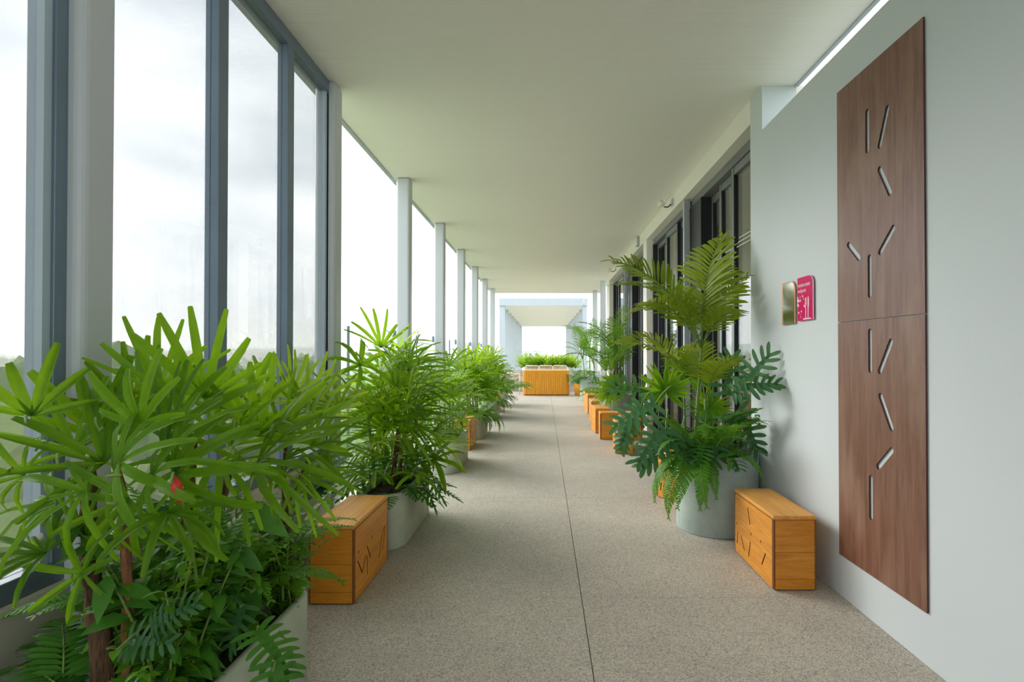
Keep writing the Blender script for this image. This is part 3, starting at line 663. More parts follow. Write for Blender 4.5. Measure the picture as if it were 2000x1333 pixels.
SPIKE = [fan_mesh(120 + i, n=13, spread=200, wd=.055, droop=.5, cup=.9, prof=PROF_P, mat='rhapis_y') for i in range(2)]

def bez(a, b, c, n=7): return [a.lerp(b, i / n).lerp(b.lerp(c, i / n), i / n) for i in range(n + 1)]
class Plant:
    def __init__(s, name, label, base, seed, cat='plant', group=None):
        s.o = thing(name, label, cat, base, 0, group); s.b = Vector(base); s.r = random.Random(seed); s.canes = []
    def cane(s, pts, r0=.016, r1=.010, mat='cane', n=8):
        pts = [Vector(p) for p in pts]; k = len(pts)
        fine = []
        for i in range(k - 1):
            for j in range(5): fine.append(pts[i].lerp(pts[i + 1], j / 5))
        fine.append(pts[-1]); m = len(fine)
        rad = [(r0 + (r1 - r0) * i / (m - 1)) * (1 + .18 * s.r.uniform(-1, 1)) for i in range(m)]
        MB().tube([p - s.b for p in fine], rad, n).build('cane', M[mat], s.o, smooth=True); s.canes.append(fine); return fine
    def fan(s, hub, axis, normal, size, mesh, root, name='leaf', sag=.25, pr=.0035):
        hub = Vector(hub); root = Vector(root)
        lf = inst(name, mesh, s.o, frame(axis, normal, hub - s.b, size))
        ctl = root.lerp(hub, .5) + Vector((0, 0, 1)) * (sag * (hub - root).length)
        tb = MB(); inv = lf.matrix_local.inverted()
        tb.tube([inv @ (p - s.b) for p in bez(root, ctl, hub)], [pr / size] * 8, 5)
        tb.build('petiole', M['stem'], lf, smooth=True)
        return lf
    def crown(s, cane, n, size, pet=(.18, .34), z0=.35, meshes=FAN, el=(15, 80), az0=None, azr=360):
        az = s.r.uniform(0, 360) if az0 is None else az0
        for i in range(n):
            t = i / max(1, n - 1); k = z0 + (1 - z0) * t; root = cane[min(len(cane) - 1, int(k * (len(cane) - 1)))]
            a = R((az + i * 137.5) if azr == 360 else az + s.r.uniform(-azr / 2, azr / 2)); e = R(el[0] + (el[1] - el[0]) * t + s.r.uniform(-10, 10)); pl = s.r.uniform(*pet)
            d = Vector((math.cos(a) * math.cos(e), math.sin(a) * math.cos(e), math.sin(e))); hub = root + d * pl
            e2 = e - R(s.r.uniform(5, 40)); ax = Vector((math.cos(a) * math.cos(e2), math.sin(a) * math.cos(e2), math.sin(e2)))
            nm = Vector((-math.cos(a) * math.sin(e2), -math.sin(a) * math.sin(e2), math.cos(e2))) + Vector((s.r.uniform(-.4, .4), s.r.uniform(-.4, .4) - .25, 0))
            s.fan(hub, ax, nm, size * s.r.uniform(.8, 1.15), s.r.choice(meshes), root)
    def rosette(s, n, size, meshes, center=None, tilt=(0, 20), az=None, name='frond', rad=.03, jit=.15, azr=None):
        c = Vector(center) if center else s.b; a0 = s.r.uniform(0, 6.28)
        for i in range(n):
            a = a0 + i * 2.39996 if azr is None else R(s.r.uniform(*azr)); a += s.r.uniform(-.2, .2); t = R(s.r.uniform(*tilt)); sz = size * s.r.uniform(1 - jit * 2, 1 + jit)
            off = Vector((math.cos(a), math.sin(a), 0)) * rad * s.r.uniform(.3, 1.5)
            m = Matrix.Translation(c - s.b + off) @ Matrix.Rotation(a, 4, 'Z') @ Matrix.Rotation(t, 4, 'Y') @ Matrix.Rotation(s.r.uniform(-.3, .3), 4, 'X') @ Matrix.Scale(sz, 4)
            inst(name, s.r.choice(meshes), s.o, m)
    def frondat(s, root, mesh, az, size, tilt=0, roll=0, name='frond'):
        m = Matrix.Translation(Vector(root) - s.b) @ Matrix.Rotation(R(az), 4, 'Z') @ Matrix.Rotation(R(tilt), 4, 'Y') @ Matrix.Rotation(R(roll), 4, 'X') @ Matrix.Scale(size, 4)
        return inst(name, mesh, s.o, m)
    def leaves(s, n, size, meshes, pet=(.15, .3), el=(15, 70), center=None, name='leaf', azr=None, spread=.05, droop=(10, 60)):
        c = Vector(center) if center else s.b; a0 = s.r.uniform(0, 6.28)
        for i in range(n):
            a = (a0 + i * 2.39996) if azr is None else R(s.r.uniform(*azr)); e = R(s.r.uniform(*el)); pl = s.r.uniform(*pet)
            root = c + Vector((math.cos(a), math.sin(a), 0)) * spread * s.r.random(); d = Vector((math.cos(a) * math.cos(e), math.sin(a) * math.cos(e), math.sin(e))); hub = root + d * pl
            e2 = e - R(s.r.uniform(*droop)); ax = Vector((math.cos(a) * math.cos(e2), math.sin(a) * math.cos(e2), math.sin(e2))); nm = Vector((-math.cos(a) * math.sin(e2), -math.sin(a) * math.sin(e2), math.cos(e2)))
            s.fan(hub, ax, nm, size * s.r.uniform(.75, 1.15), s.r.choice(meshes), root, name)
def view_dir(th, depth=0.0): return Vector((math.cos(R(th)), depth, math.sin(R(th))))
NC = Vector((0.35, -1.0, 0.55))   # a leaf held open towards the walkway

# ================================================================== plants of the trough in front
ZS = 0.315
A = Plant('lady_palm', 'lady palm with thick fibrous brown trunk and broad blades at the photo edge', P(215, 1345, 1.50), 1, 'palm', 'lady palms')
A.b.z = ZS; A.o.location = A.b
a1 = A.cane([(A.b.x, A.b.y, ZS), P(200, 1230, 1.50), P(180, 1120, 1.50), P(175, 1010, 1.52), P(178, 900, 1.55)], .030, .016)
for (u, v, d, th, dep, L, mi, k) in [
    (65, 812, 1.50, 100, .15, .205, 1, 16), (165, 1118, 1.45, 165, -.2, .165, 3, 12), (170, 1050, 1.5, 75, .1, .15, 5, 13), (40, 928, 1.45, 165, -.1, .16, 4, 15),
    (150, 880, 1.60, 120, .3, .24, 0, 18), (120, 760, 1.75, 70, .2, .22, 0, 20), (95, 1080, 1.4, 175, -.1, .22, 2, 11), (30, 840, 1.65, 150, .1, .22, 2, 17),
    (235, 905, 1.45, 25, -.15, .27, 2, 18), (190, 850, 1.70, 95, .2, .26, 1, 20), (110, 985, 1.5, 200, -.2, .2, 2, 14)]:
    A.fan(P(u, v, d), view_dir(th, dep), NC + Vector((A.r.uniform(-.5, .5), A.r.uniform(0, .5), A.r.uniform(-.4, .6))), L, FANB[mi], a1[k])
B_ = Plant('lady_palm', 'lady palm on a slim reddish cane beside the thick fibrous trunk', P(252, 1345, 1.50), 2, 'palm', 'lady palms')
B_.b.z = ZS; B_.o.location = B_.b
b1 = B_.cane([(B_.b.x, B_.b.y, ZS), P(254, 1180, 1.50), P(248, 1050, 1.5), P(240, 960, 1.52), P(225, 890, 1.55)], .015, .009, 'cane_red')
for (u, v, d, th, dep, L, mi, k) in [
    (278, 830, 1.50, 92, .1, .21, 1, 19), (205, 905, 1.5, 150, .0, .26, 0, 17), (255, 975, 1.45, 215, -.4, .20, 2, 14), (300, 930, 1.45, 20, -.3, .26, 4, 15),
    (345, 925, 1.5, 15, -.15, .30, 2, 16), (330, 1000, 1.4, 330, -.5, .2, 2, 14), (170, 960, 1.4, 195, -.3, .22, 4, 15), (330, 860, 1.6, 60, .1, .26, 0, 18)]:
    B_.fan(P(u, v, d), view_dir(th, dep), NC + Vector((B_.r.uniform(-.5, .5), B_.r.uniform(0, .5), B_.r.uniform(-.4, .6))), L, FANB[mi], b1[k])
D_ = Plant('lady_palm', 'lady palm rising tallest in the middle of the front trough', P(365, 1240, 1.85), 3, 'palm', 'lady palms')
D_.b.z = ZS; D_.o.location = D_.b
d1 = D_.cane([(D_.b.x, D_.b.y, ZS), P(362, 1080, 1.85), P(372, 950, 1.85), P(380, 860, 1.88)], .022, .012)
d2 = D_.cane([(D_.b.x + .08, D_.b.y + .06, ZS), P(420, 1080, 1.9), P(440, 960, 1.92), P(455, 900, 1.95)], .016, .010)
for (u, v, d, th, dep, L, mi, ca, k) in [
    (310, 765, 1.80, 95, .2, .23, 5, 0, 14), (402, 778, 1.80, 92, .05, .27, 5, 0, 15), (250, 800, 1.85, 80, .2, .26, 0, 0, 13), (345, 830, 1.75, 60, -.1, .28, 0, 0, 14),
    (455, 870, 1.85, 45, -.15, .28, 1, 1, 14), (500, 850, 1.90, 75, .1, .30, 0, 1, 15), (430, 905, 1.75, 350, -.3, .30, 2, 1, 13), (505, 905, 1.8, 20, -.2, .34, 2, 1, 14),
    (380, 900, 1.7, 190, -.2, .26, 2, 0, 13), (420, 840, 1.9, 110, .2, .24, 4, 0, 15), (560, 900, 1.85, 5, -.15, .22, 4, 1, 15), (470, 820, 2.0, 88, .2, .26, 1, 1, 15), (350, 790, 1.95, 120, .2, .24, 0, 0, 15)]:
    D_.fan(P(u, v, d), view_dir(th, dep), NC + Vector((D_.r.uniform(-.6, .6), D_.r.uniform(0, .5), D_.r.uniform(-.4, .8))), L, (FANB if D_.r.random() < .5 else FAN)[mi], (d1, d2)[ca][k])
E_ = Plant('lady_palm', 'yellow-green lady palm at the far end of the front trough', P(575, 1120, 2.12), 4, 'palm', 'lady palms')
E_.b.z = ZS; E_.o.location = E_.b
e1 = E_.cane([(E_.b.x, E_.b.y, ZS), P(560, 1000, 2.12), P(555, 920, 2.12), P(560, 850, 2.14)], .012, .008)
e2 = E_.cane([(E_.b.x - .06, E_.b.y - .02, ZS), P(545, 1010, 2.1), P(590, 930, 2.1), P(605, 890, 2.1)], .011, .008)
for (u, v, d, th, dep, L, ms_, ca, k) in [
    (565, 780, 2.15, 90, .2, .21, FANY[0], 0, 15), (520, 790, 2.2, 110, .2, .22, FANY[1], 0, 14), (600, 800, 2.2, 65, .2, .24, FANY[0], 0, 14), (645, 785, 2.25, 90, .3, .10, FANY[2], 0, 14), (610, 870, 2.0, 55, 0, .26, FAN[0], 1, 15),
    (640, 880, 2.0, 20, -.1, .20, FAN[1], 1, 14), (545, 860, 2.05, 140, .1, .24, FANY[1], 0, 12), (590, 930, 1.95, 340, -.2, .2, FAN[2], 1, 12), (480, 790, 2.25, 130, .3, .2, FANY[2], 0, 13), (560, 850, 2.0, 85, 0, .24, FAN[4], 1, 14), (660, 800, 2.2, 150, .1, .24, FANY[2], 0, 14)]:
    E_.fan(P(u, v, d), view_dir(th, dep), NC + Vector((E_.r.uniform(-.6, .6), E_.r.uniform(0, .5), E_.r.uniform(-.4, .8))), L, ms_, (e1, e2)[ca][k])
# ferns and undergrowth
F = Plant('sword_fern', 'large sword fern at the lower corner of the photo with long flat fronds', P(120, 1345, 1.42), 5, 'fern', 'ferns')
F.b.z = ZS; F.o.location = F.b
for az, sz, ti, k in ((168, .42, 10, 0), (190, .44, 28, 0), (150, .42, 5, 0), (205, .40, 40, 1), (135, .45, 0, 0), (175, .36, 48, 1), (120, .4, 10, 0), (230, .34, 30, 1), (160, .4, 32, 0)):
    F.frondat(F.b, FERND[k], az, sz, ti, F.r.uniform(-15, 15))
G = Plant('sword_fern', 'sword fern with upright bright fronds in the middle of the front trough', P(335, 1290, 1.62), 6, 'fern', 'ferns')
G.b.z = ZS; G.o.location = G.b
G.rosette(30, .54, FERN[:2], tilt=(-24, 6), azr=(55, 160)); G.rosette(6, .40, FERN[:1], tilt=(-22, -8), azr=(-60, 60))
G.frondat(G.b, FERN[0], 60, .62, -8); G.frondat(G.b, FERN[0], 40, .55, -4)
G2 = Plant('sword_fern', 'dark arching fern between the canes of the front trough', P(330, 1250, 1.80), 7, 'fern', 'ferns')
G2.b.z = ZS; G2.o.location = G2.b
G2.rosette(22, .56, FERND + FERN[:2], tilt=(-28, 5))
H = Plant('leafy_shrub', 'small-leaved green shrub filling the front trough', P(330, 1330, 1.52), 8, 'shrub', 'leafy shrubs')
H.b.z = ZS; H.o.location = H.b
H.rosette(46, .50, SPRIG + SPRIGD, tilt=(-22, 8), name='leafy_stem', rad=.05, azr=(60, 140)); H.rosette(8, .26, SPRIG + SPRIGD, tilt=(-22, 8), name='leafy_stem', rad=.04, azr=(250, 360)); H.rosette(10, .50, SPRIG, tilt=(-25, -10), name='leafy_stem', rad=.05)
H2 = Plant('leafy_shrub', 'glossy dark shrub at the foot of the fibrous trunk', P(310, 1340, 1.55), 9, 'shrub', 'leafy shrubs')
H2.b.z = ZS; H2.o.location = H2.b
H2.rosette(24, .44, SPRIGD + SPRIG, tilt=(-25, 5), name='leafy_stem', rad=.06, azr=(15, 165))
G3 = Plant('sword_fern', 'upright light green fern at the far end of the front trough', (-1.10, 2.05, ZS), 14, 'fern', 'ferns')
G3.rosette(30, .56, FERN[:2], tilt=(-26, 0))
H3 = Plant('leafy_shrub', 'bushy light green shrub under the yellow-green lady palm', (-1.05, 1.90, ZS), 15, 'shrub', 'leafy shrubs')
H3.rosette(40, .52, SPRIG + SPRIGD[:1], tilt=(-26, 4), name='leafy_stem', rad=.06)
V = Plant('trailing_vine', 'thin trailing vine reaching over the end of the nearest bench', P(560, 1150, 2.1), 10, 'vine', 'vines')
V.b.z = ZS; V.o.location = V.b
V.rosette(10, .44, SPRIG, tilt=(-25, -8), name='leafy_stem', rad=.05, azr=(60, 270)); V.rosette(4, .34, SPRIG[:1], tilt=(-28, -16), name='leafy_stem', rad=.03)
V.frondat(P(585, 1090, 2.2), SPRIG[1], 20, .20, 10, name='leafy_stem'); V.frondat(P(600, 1110, 2.15), SPRIG[1], 10, .17, -10, name='leafy_stem')
W_ = Plant('philodendron', 'lobed-leaf philodendron drooping over the rim of the front trough', P(470, 1275, 1.62), 11, 'plant', 'philodendrons')
W_.b.z = ZS; W_.o.location = W_.b
W_.fan(P(505, 1230, 1.58), view_dir(335, -.5), (0.3, -.4, 1), .16, LOBED[0], W_.b); W_.fan(P(540, 1290, 1.5), view_dir(300, -.4), (0.4, -.5, 1), .14, LOBED[1], W_.b)
W_.fan(P(300, 1220, 1.42), view_dir(35, -.3), (0.1, -1, .6), .12, LOBE[1], P(255, 1270, 1.45)); W_.fan(P(255, 1250, 1.42), view_dir(10, -.3), (0.1, -1, .8), .12, LOBE[0], P(300, 1330, 1.5))
W_.fan(P(480, 1180, 1.7), view_dir(250, -.2), (-.3, -1, .3), .13, LOBE[2], W_.b)
EL = Plant('elephant_ear', 'broad dark elephant-ear leaves in the front trough beside the bench', P(520, 1180, 1.85), 12, 'plant')
EL.b.z = ZS; EL.o.location = EL.b
EL.fan(P(480, 990, 1.85), view_dir(335, -.15), (.1, -.9, .8), .16, OVAL[1], EL.b, pr=.005); EL.fan(P(440, 1060, 1.8), view_dir(330, -.1), (.1, -.9, .9), .15, OVAL[0], EL.b, pr=.005); EL.fan(P(500, 1150, 1.8), view_dir(250, -.2), (.4, -1, .3), .16, OVAL[1], EL.b, pr=.005)
RB = Plant('heliconia', 'single red flower bud on a stem among the lady palm leaves', P(400, 1200, 1.75), 13, 'flower')
RB.b.z = ZS; RB.o.location = RB.b
p0 = P(345, 938, 1.36)
MB().tube([q - RB.b for q in bez(RB.b, P(390, 1060, 1.5), p0)], .004, 6).build('stem', M['stem'], RB.o, smooth=True)
MB().tube([p0 - RB.b + Vector(q) for q in ((.012, 0, -.055), (.006, 0, -.03), (0, 0, -.008), (-.004, 0, .012))], [.003, .011, .012, .002], 8).build('bud', M['bud'], RB.o, smooth=True)

# ================================================================== second trough
Q = Plant('lady_palm', 'tall lady palm clump behind the nearest bench, its fans above the balustrade', (-1.12, 4.1, ZS), 21, 'palm', 'lady palms')
qc = [Q.cane([(-1.12 + dx, 4.1 + dy, ZS), (-1.12 + dx * 1.4, 4.1 + dy * 1.1, ZS + h * .5), (-1.12 + dx * 2, 4.1 + dy * 1.2, ZS + h)], .013, .009, 'cane' if i % 2 else 'stem') for i, (dx, dy, h) in enumerate(((-.03, 0, .72), (.05, .08, .66), (-.06, -.15, .62), (.06, -.2, .45), (0, .25, .70), (.04, -.05, .35), (-.05, .15, .5), (.05, .3, .4)))]
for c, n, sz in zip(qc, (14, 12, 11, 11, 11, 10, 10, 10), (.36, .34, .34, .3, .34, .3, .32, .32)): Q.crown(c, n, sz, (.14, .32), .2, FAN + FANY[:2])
Q2 = Plant('philodendron', 'dark lobed philodendron at the foot of the tall lady palm clump', (-1.06, 3.92, ZS), 22, 'plant', 'philodendrons')
Q2.leaves(16, .19, LOBED, (.14, .30), (10, 65)); Q2.leaves(5, .20, LOBED, (.2, .3), (0, 25), azr=(-20, 45))
Q3 = Plant('leafy_shrub', 'low glossy shrub in the trough behind the nearest bench', (-1.1, 4.35, ZS), 23, 'shrub', 'leafy shrubs')
Q3.rosette(16, .38, SPRIGD + SPRIG[:1], tilt=(-10, 25), name='leafy_stem', rad=.1)
# between: low grey-green plant against the upstand
Q4 = Plant('philodendron', 'philodendron in a small pot against the upstand behind the nearest bench', (-1.36, 3.3, 0.30), 24, 'plant', 'philodendrons')
MB().lathe([(.01, -.30), (.085, -.30), (.105, -.01), (.10, 0), (.092, -.01), (.088, -.04), (.001, -.035)], 28).build('pot', M['concrete_g'], Q4.o, smooth=True)
Q4.leaves(10, .18, LOBE, (.12, .28), (50, 80), azr=(60, 200))

# third trough
S3 = Plant('lady_palm', 'low lady palm in the trough whose rounded front shows whole', (-1.07, 6.35, ZS), 31, 'palm', 'lady palms')
for dx, dy, h, n in ((-.04, -.1, .50, 10), (.05, 0, .42, 9), (0, .2, .55, 9), (-.05, .3, .4, 8)):
    S3.crown(S3.cane([(-1.08 + dx, 6.30 + dy, ZS), (-1.10 + dx * 1.5, 6.30 + dy, ZS + h)], .011, .008, 'stem'), n, .33, (.12, .28), .45, FAN + FANY, (25, 80))
S3b = Plant('leafy_shrub', 'light green shrub at the front of the whole-front trough', (-1.09, 6.15, ZS), 32, 'shrub', 'leafy shrubs'); S3b.rosette(16, .36, SPRIG, tilt=(-10, 20), name='leafy_stem', rad=.08)
S3c = Plant('philodendron', 'dark philodendron at the far end of the whole-front trough', (-1.05, 6.65, ZS), 33, 'plant', 'philodendrons'); S3c.leaves(9, .17, LOBED, (.10, .22), (20, 60), azr=(60, 300))
# fourth, fifth, sixth troughs
S4 = Plant('lady_palm', 'bright lady palm clump above the trough with trailing ferns', (-1.07, 8.75, ZS), 41, 'palm', 'lady palms')
for dx, dy, h, n in ((-.05, -.2, .55, 13), (.05, 0, .45, 12), (0, .25, .62, 13), (.03, -.3, .35, 11), (-.04, .1, .3, 10)):
    S4.crown(S4.cane([(-1.09 + dx, 8.75 + dy, ZS), (-1.12 + dx * 1.5, 8.75 + dy, ZS + h)], .012, .009), n, .38, (.14, .30), .5, FAN + FANY, (25, 80))
S4b = Plant('sword_fern', 'fern trailing down the front of a trough midway along the open side', (-1.0, 8.6, ZS), 42, 'fern', 'ferns'); S4b.rosette(20, .46, FERN[1:], tilt=(0, 20), rad=.08); S4b.rosette(7, .42, FERN[3:], center=(-.96, 8.6, ZS + .02), tilt=(10, 30), azr=(-80, 30))
S5 = Plant('lady_palm', 'lady palm clump in the trough before the farthest bench', (-1.07, 11.2, ZS), 51, 'palm', 'lady palms')
for dx, dy, h, n in ((-.05, -.2, .6, 12), (.05, 0, .45, 11), (0, .25, .7, 12), (-.03, .1, .35, 10)):
    S5.crown(S5.cane([(-1.09 + dx, 11.2 + dy, ZS), (-1.12 + dx * 1.5, 11.2 + dy, ZS + h)], .012, .009), n, .38, (.14, .30), .5, FAN + FANY, (25, 80))
S5b = Plant('sword_fern', 'fern spilling from the trough before the farthest bench', (-1.0, 11.0, ZS), 52, 'fern', 'ferns'); S5b.rosette(18, .46, FERN[1:], tilt=(0, 20), rad=.08)
S5c = Plant('philodendron', 'dark philodendron leaning over the farthest bench', (-1.03, 11.65, ZS), 53, 'plant', 'philodendrons'); S5c.leaves(18, .26, LOBED, (.18, .4), (5, 60))
S6 = Plant('leafy_shrub', 'bright broad-leaved shrub in the farthest trough near the table', (-1.07, 13.75, ZS), 61, 'shrub', 'leafy shrubs'); S6.rosette(26, .75, SPRIG, tilt=(-10, 25), name='leafy_stem', rad=.14)

# ================================================================== round planters by the wall
PZ = 0.52
K = Plant('feather_palm', 'tall feather palm with yellow-green fronds in the big round planter', (1.13, 4.26, PZ), 71, 'palm', 'feather palms')
kx, ky = 1.13, 4.26
kc = [K.cane([(kx, ky, PZ), (kx + .03, ky, PZ + .4), (kx + .06, ky, PZ + .80)], .013, .010, 'stem'), K.cane([(kx - .05, ky + .05, PZ), (kx - .06, ky + .06, PZ + .50)], .011, .009, 'stem'), K.cane([(kx + .06, ky - .05, PZ), (kx + .07, ky - .06, PZ + .42)], .011, .009, 'stem')]
top = kc[0][-1]
for az, k, sz, ti in ((38, 0, .98, -3), (18, 0, .66, 8), (80, 0, .8, 0), (192, 1, .98, 4), (176, 2, .86, -4), (285, 2, .52, 0), (100, 1, .7, 0), (215, 2, .70, 4), (70, 2, .55, 0), (160, 3, .7, -6)):
    K.frondat(top, PALM[k], az, sz, ti, K.r.uniform(-20, 20))
for c, az, k, sz, ti in ((1, 185, 2, .70, 0), (1, 140, 1, .6, 0), (2, 275, 2, .52, 0), (1, 235, 3, .5, -5), (2, 75, 1, .6, 0), (2, 300, 1, .45, 0)):
    K.frondat(kc[c][-1], PALM[k], az, sz, ti, K.r.uniform(-20, 20))
L_ = Plant('fan_palm', 'young fan palm with round pleated leaves in the big round planter', (1.12, 4.30, PZ), 72, 'palm')
L_.fan(P(1300, 765, 4.25), view_dir(100, .1), (-.3, -1, .25), .26, FANL[0], L_.b); L_.fan(P(1345, 735, 4.45), view_dir(75, .3), (-.4, -1, .2), .26, FANL[0], L_.b); L_.fan(P(1385, 800, 4.5), view_dir(60, .4), (-.4, -1, .3), .22, FANL[0], L_.b)
X_ = Plant('philodendron', 'blue-green lobed philodendron sprawling around the big round planter', (1.2, 4.12, PZ), 73, 'plant', 'philodendrons')
for (u, v, d, th, dep, sz, mi) in [(1440, 805, 3.95, 300, -.3, .30, 0), (1330, 850, 3.9, 205, -.3, .34, 1), (1280, 790, 4.1, 200, -.1, .34, 0), (1250, 800, 4.2, 230, -.1, .28, 1), (1470, 765, 3.72, 28, -.55, .27, 1), (1465, 750, 3.8, 60, -.3, .26, 2), (1400, 850, 3.85, 255, -.3, .22, 2),
                                   (1300, 840, 3.9, 220, -.3, .3, 0), (1225, 820, 4.4, 250, 0, .26, 1), (1490, 850, 3.9, 320, -.1, .22, 0), (1420, 770, 4.1, 80, .2, .3, 2), (1270, 765, 4.4, 170, .1, .3, 2)]:
    X_.fan(P(u, v, d), view_dir(th, dep), (-.25, -.8, .75), sz, LOBE[mi], X_.b, pr=.006)
X_.leaves(24, .25, LOBED + LOBE, (.18, .36), (5, 60))
Y_ = Plant('sword_fern', 'bright sword fern hanging over the front of the big round planter', (1.13, 3.98, PZ + .02), 74, 'fern', 'ferns')
Y_.rosette(34, .50, FERN, tilt=(-15, 25), rad=.08)
for az, k, sz, ti in ((200, 3, .52, 25), (230, 3, .55, 20), (215, 3, .6, 30), (250, 3, .5, 25), (185, 3, .55, 20), (265, 3, .45, 15), (205, 2, .6, 30)): Y_.frondat(Y_.b, FERN[k], az, sz, ti, Y_.r.uniform(-15, 15))
Y2 = Plant('leafy_shrub', 'dark leafy undergrowth in the big round planter', (1.27, 4.16, PZ), 75, 'shrub', 'leafy shrubs'); Y2.rosette(22, .42, SPRIGD, tilt=(-10, 25), name='leafy_stem', rad=.14)

T2 = Plant('feather_palm', 'feather palm clump in the half-hidden round planter', (1.25, 9.9, PZ), 81, 'palm', 'feather palms')
for dx, dy, h in ((0, 0, .75), (-.1, .05, .45), (.08, -.08, .35), (-.05, -.12, .25)):
    c = T2.cane([(1.25 + dx, 9.9 + dy, PZ), (1.25 + dx * 1.6, 9.9 + dy, PZ + h)], .012, .009, 'stem'); T2.rosette(8, .85, ARECA, center=c[-1], tilt=(-15, 12), rad=.01)
T2b = Plant('fan_palm', 'small fan palm leaning over the half-hidden round planter', (1.1, 9.7, PZ), 82, 'palm'); T2b.fan(P(1205, 752, 9.5), view_dir(200, -.3), (-.2, -.8, .8), .42, FANL[1], T2b.b); T2b.fan(P(1190, 770, 9.45), view_dir(215, -.3), (-.2, -.8, .7), .34, FANL[1], T2b.b)
T2c = Plant('leafy_shrub', 'dark shrub around the half-hidden round planter', (1.25, 9.9, PZ), 83, 'shrub', 'leafy shrubs'); T2c.rosette(22, .6, SPRIGD + SPRIG, tilt=(-5, 25), name='leafy_stem', rad=.15)
T3 = Plant('feather_palm', 'feather palm in the farthest round planter', (1.25, 15.4, PZ), 91, 'palm', 'feather palms')
for dx, dy, h in ((0, 0, .95), (-.12, .05, .6), (.08, -.08, .35)):
    c = T3.cane([(1.25 + dx, 15.4 + dy, PZ), (1.25 + dx * 1.6, 15.4 + dy, PZ + h)], .012, .009, 'stem'); T3.rosette(8, 1.05, ARECA, center=c[-1], tilt=(-12, 12), rad=.01)
T3b = Plant('philodendron', 'dark philodendron in the farthest round planter', (1.22, 15.3, PZ), 92, 'plant', 'philodendrons'); T3b.leaves(18, .30, LOBED, (.2, .4), (10, 60))
T4 = Plant('potted_fern', 'leafy fern spilling over a small orange pot at the far end', (1.05, 16.9, .36), 93, 'fern')
MB().lathe([(.01, -.36), (.13, -.36), (.17, -.02), (.165, 0), (.15, -.01), (.14, -.04), (.001, -.04)], 28).build('pot', M['table_wood'], T4.o, smooth=True)
T4.rosette(26, .55, FERND + SPRIG[:1], tilt=(-15, 25), rad=.05)

# ================================================================== far end: table, chairs, low wall, hedge
tb = thing('slatted_table', 'orange wood table clad in upright slats at the far end of the walkway', 'table', (0.06, 17.0, 0))
TW, TD, TH = 1.39, 0.80, 0.765
ol = rrect(-TW / 2, TW / 2, 0, TD, 0.09, 5)
per = []; n = len(ol)
seglen = [math.dist(ol[i], ol[(i + 1) % n]) for i in range(n)]; tot = sum(seglen); cnt = 76; sm = None
acc = 0; i = 0; pos = 0
for k in range(cnt):
    target = tot * k / cnt
    while acc + seglen[i] < target: acc += seglen[i]; i += 1
    f = (target - acc) / seglen[i]; p = Vector(ol[i]).lerp(Vector(ol[(i + 1) % n]), f); d = Vector(ol[(i + 1) % n]) - Vector(ol[i])
    if sm is None:
        b = MB(); b.box(-.0245, .0245, -.012, .012, .03, TH - .02); sm = b.mesh('slat', M['table_wood'])
    o = inst('slat', sm, tb); o.location = (p.x, p.y, 0); o.rotation_euler = (0, 0, math.atan2(d.y, d.x))
def prism(loop, z0, z1):
    b = MB(); m = len(loop); b.add([(p[0], p[1], z0) for p in loop] + [(p[0], p[1], z1) for p in loop], [tuple(range(m - 1, -1, -1)), tuple(range(m, 2 * m))] + [(i, (i + 1) % m, m + (i + 1) % m, m + i) for i in range(m)]); return b
prism(rrect(-TW / 2 + .02, TW / 2 - .02, .02, TD - .02, .07, 5), .0, TH - .02).build('core', M['bench_edge'], tb)
prism(rrect(-TW / 2 - .013, TW / 2 + .013, -.013, TD + .013, .10, 5), TH - .0195, TH - .006).build('top', M['bench_top'], tb)
def chair(label, x, y, rz):
    o = thing('dining_chair', label, 'chair', (x, y, 0), rz, 'cream framed chairs at the table')
    W, D, SH, BHt = .46, .46, .45, .87
    for sx in (-1, 1):
        MB().tube([(sx * W / 2, -D / 2, 0), (sx * W / 2, -D / 2, .64)], .013, 8).build('leg', M['cream'], o, smooth=True)
        MB().tube([(sx * W / 2, D / 2, 0), (sx * W / 2, D / 2, SH), (sx * W / 2, D / 2 + .03, .64)], .013, 8).build('leg', M['cream'], o, smooth=True)
        MB().tube([(sx * W / 2, -D / 2, .64), (sx * W / 2, D / 2 + .03, .64)], .014, 8).build('armrest', M['cream'], o, smooth=True)
    MB().tube([(-W / 2, D / 2 + .02, SH), (-W / 2 + .005, D / 2 + .05, BHt - .04), (-W / 2 + .04, D / 2 + .055, BHt), (W / 2 - .04, D / 2 + .055, BHt), (W / 2 - .005, D / 2 + .05, BHt - .04), (W / 2, D / 2 + .02, SH)], .014, 8).build('back_frame', M['cream'], o, smooth=True)
    for k in range(9):
        z = SH + .06 + k * .038; MB().box(-W / 2 + .012, W / 2 - .012, D / 2 + .03 + .02 * k / 8, D / 2 + .045 + .02 * k / 8, z, z + .028).build('back_strap', M['rope'], o)
    for k in range(9):
        y0 = -D / 2 + k * .051; MB().box(-W / 2 + .012, W / 2 - .012, y0, y0 + .04, SH - .012, SH).build('seat_strap', M['rope'], o)
    for y0 in (-D / 2, D / 2): MB().tube([(-W / 2, y0, SH - .015), (W / 2, y0, SH - .015)], .012, 8).build('seat_rail', M['cream'], o, smooth=True)
chair('cream framed chair behind the slatted table, nearest the open side', -.40, 18.05, 0)
chair('cream framed chair behind the middle of the slatted table', .05, 18.05, 0)
chair('cream framed chair behind the slatted table, nearest the wall side', .51, 18.05, 0)
chair('cream framed chair at the open-side end of the slatted table', -1.0, 17.55, R(90))
lw = thing('wall_far', 'low grey concrete planter wall closing the far end of the terrace', None, kind='structure')
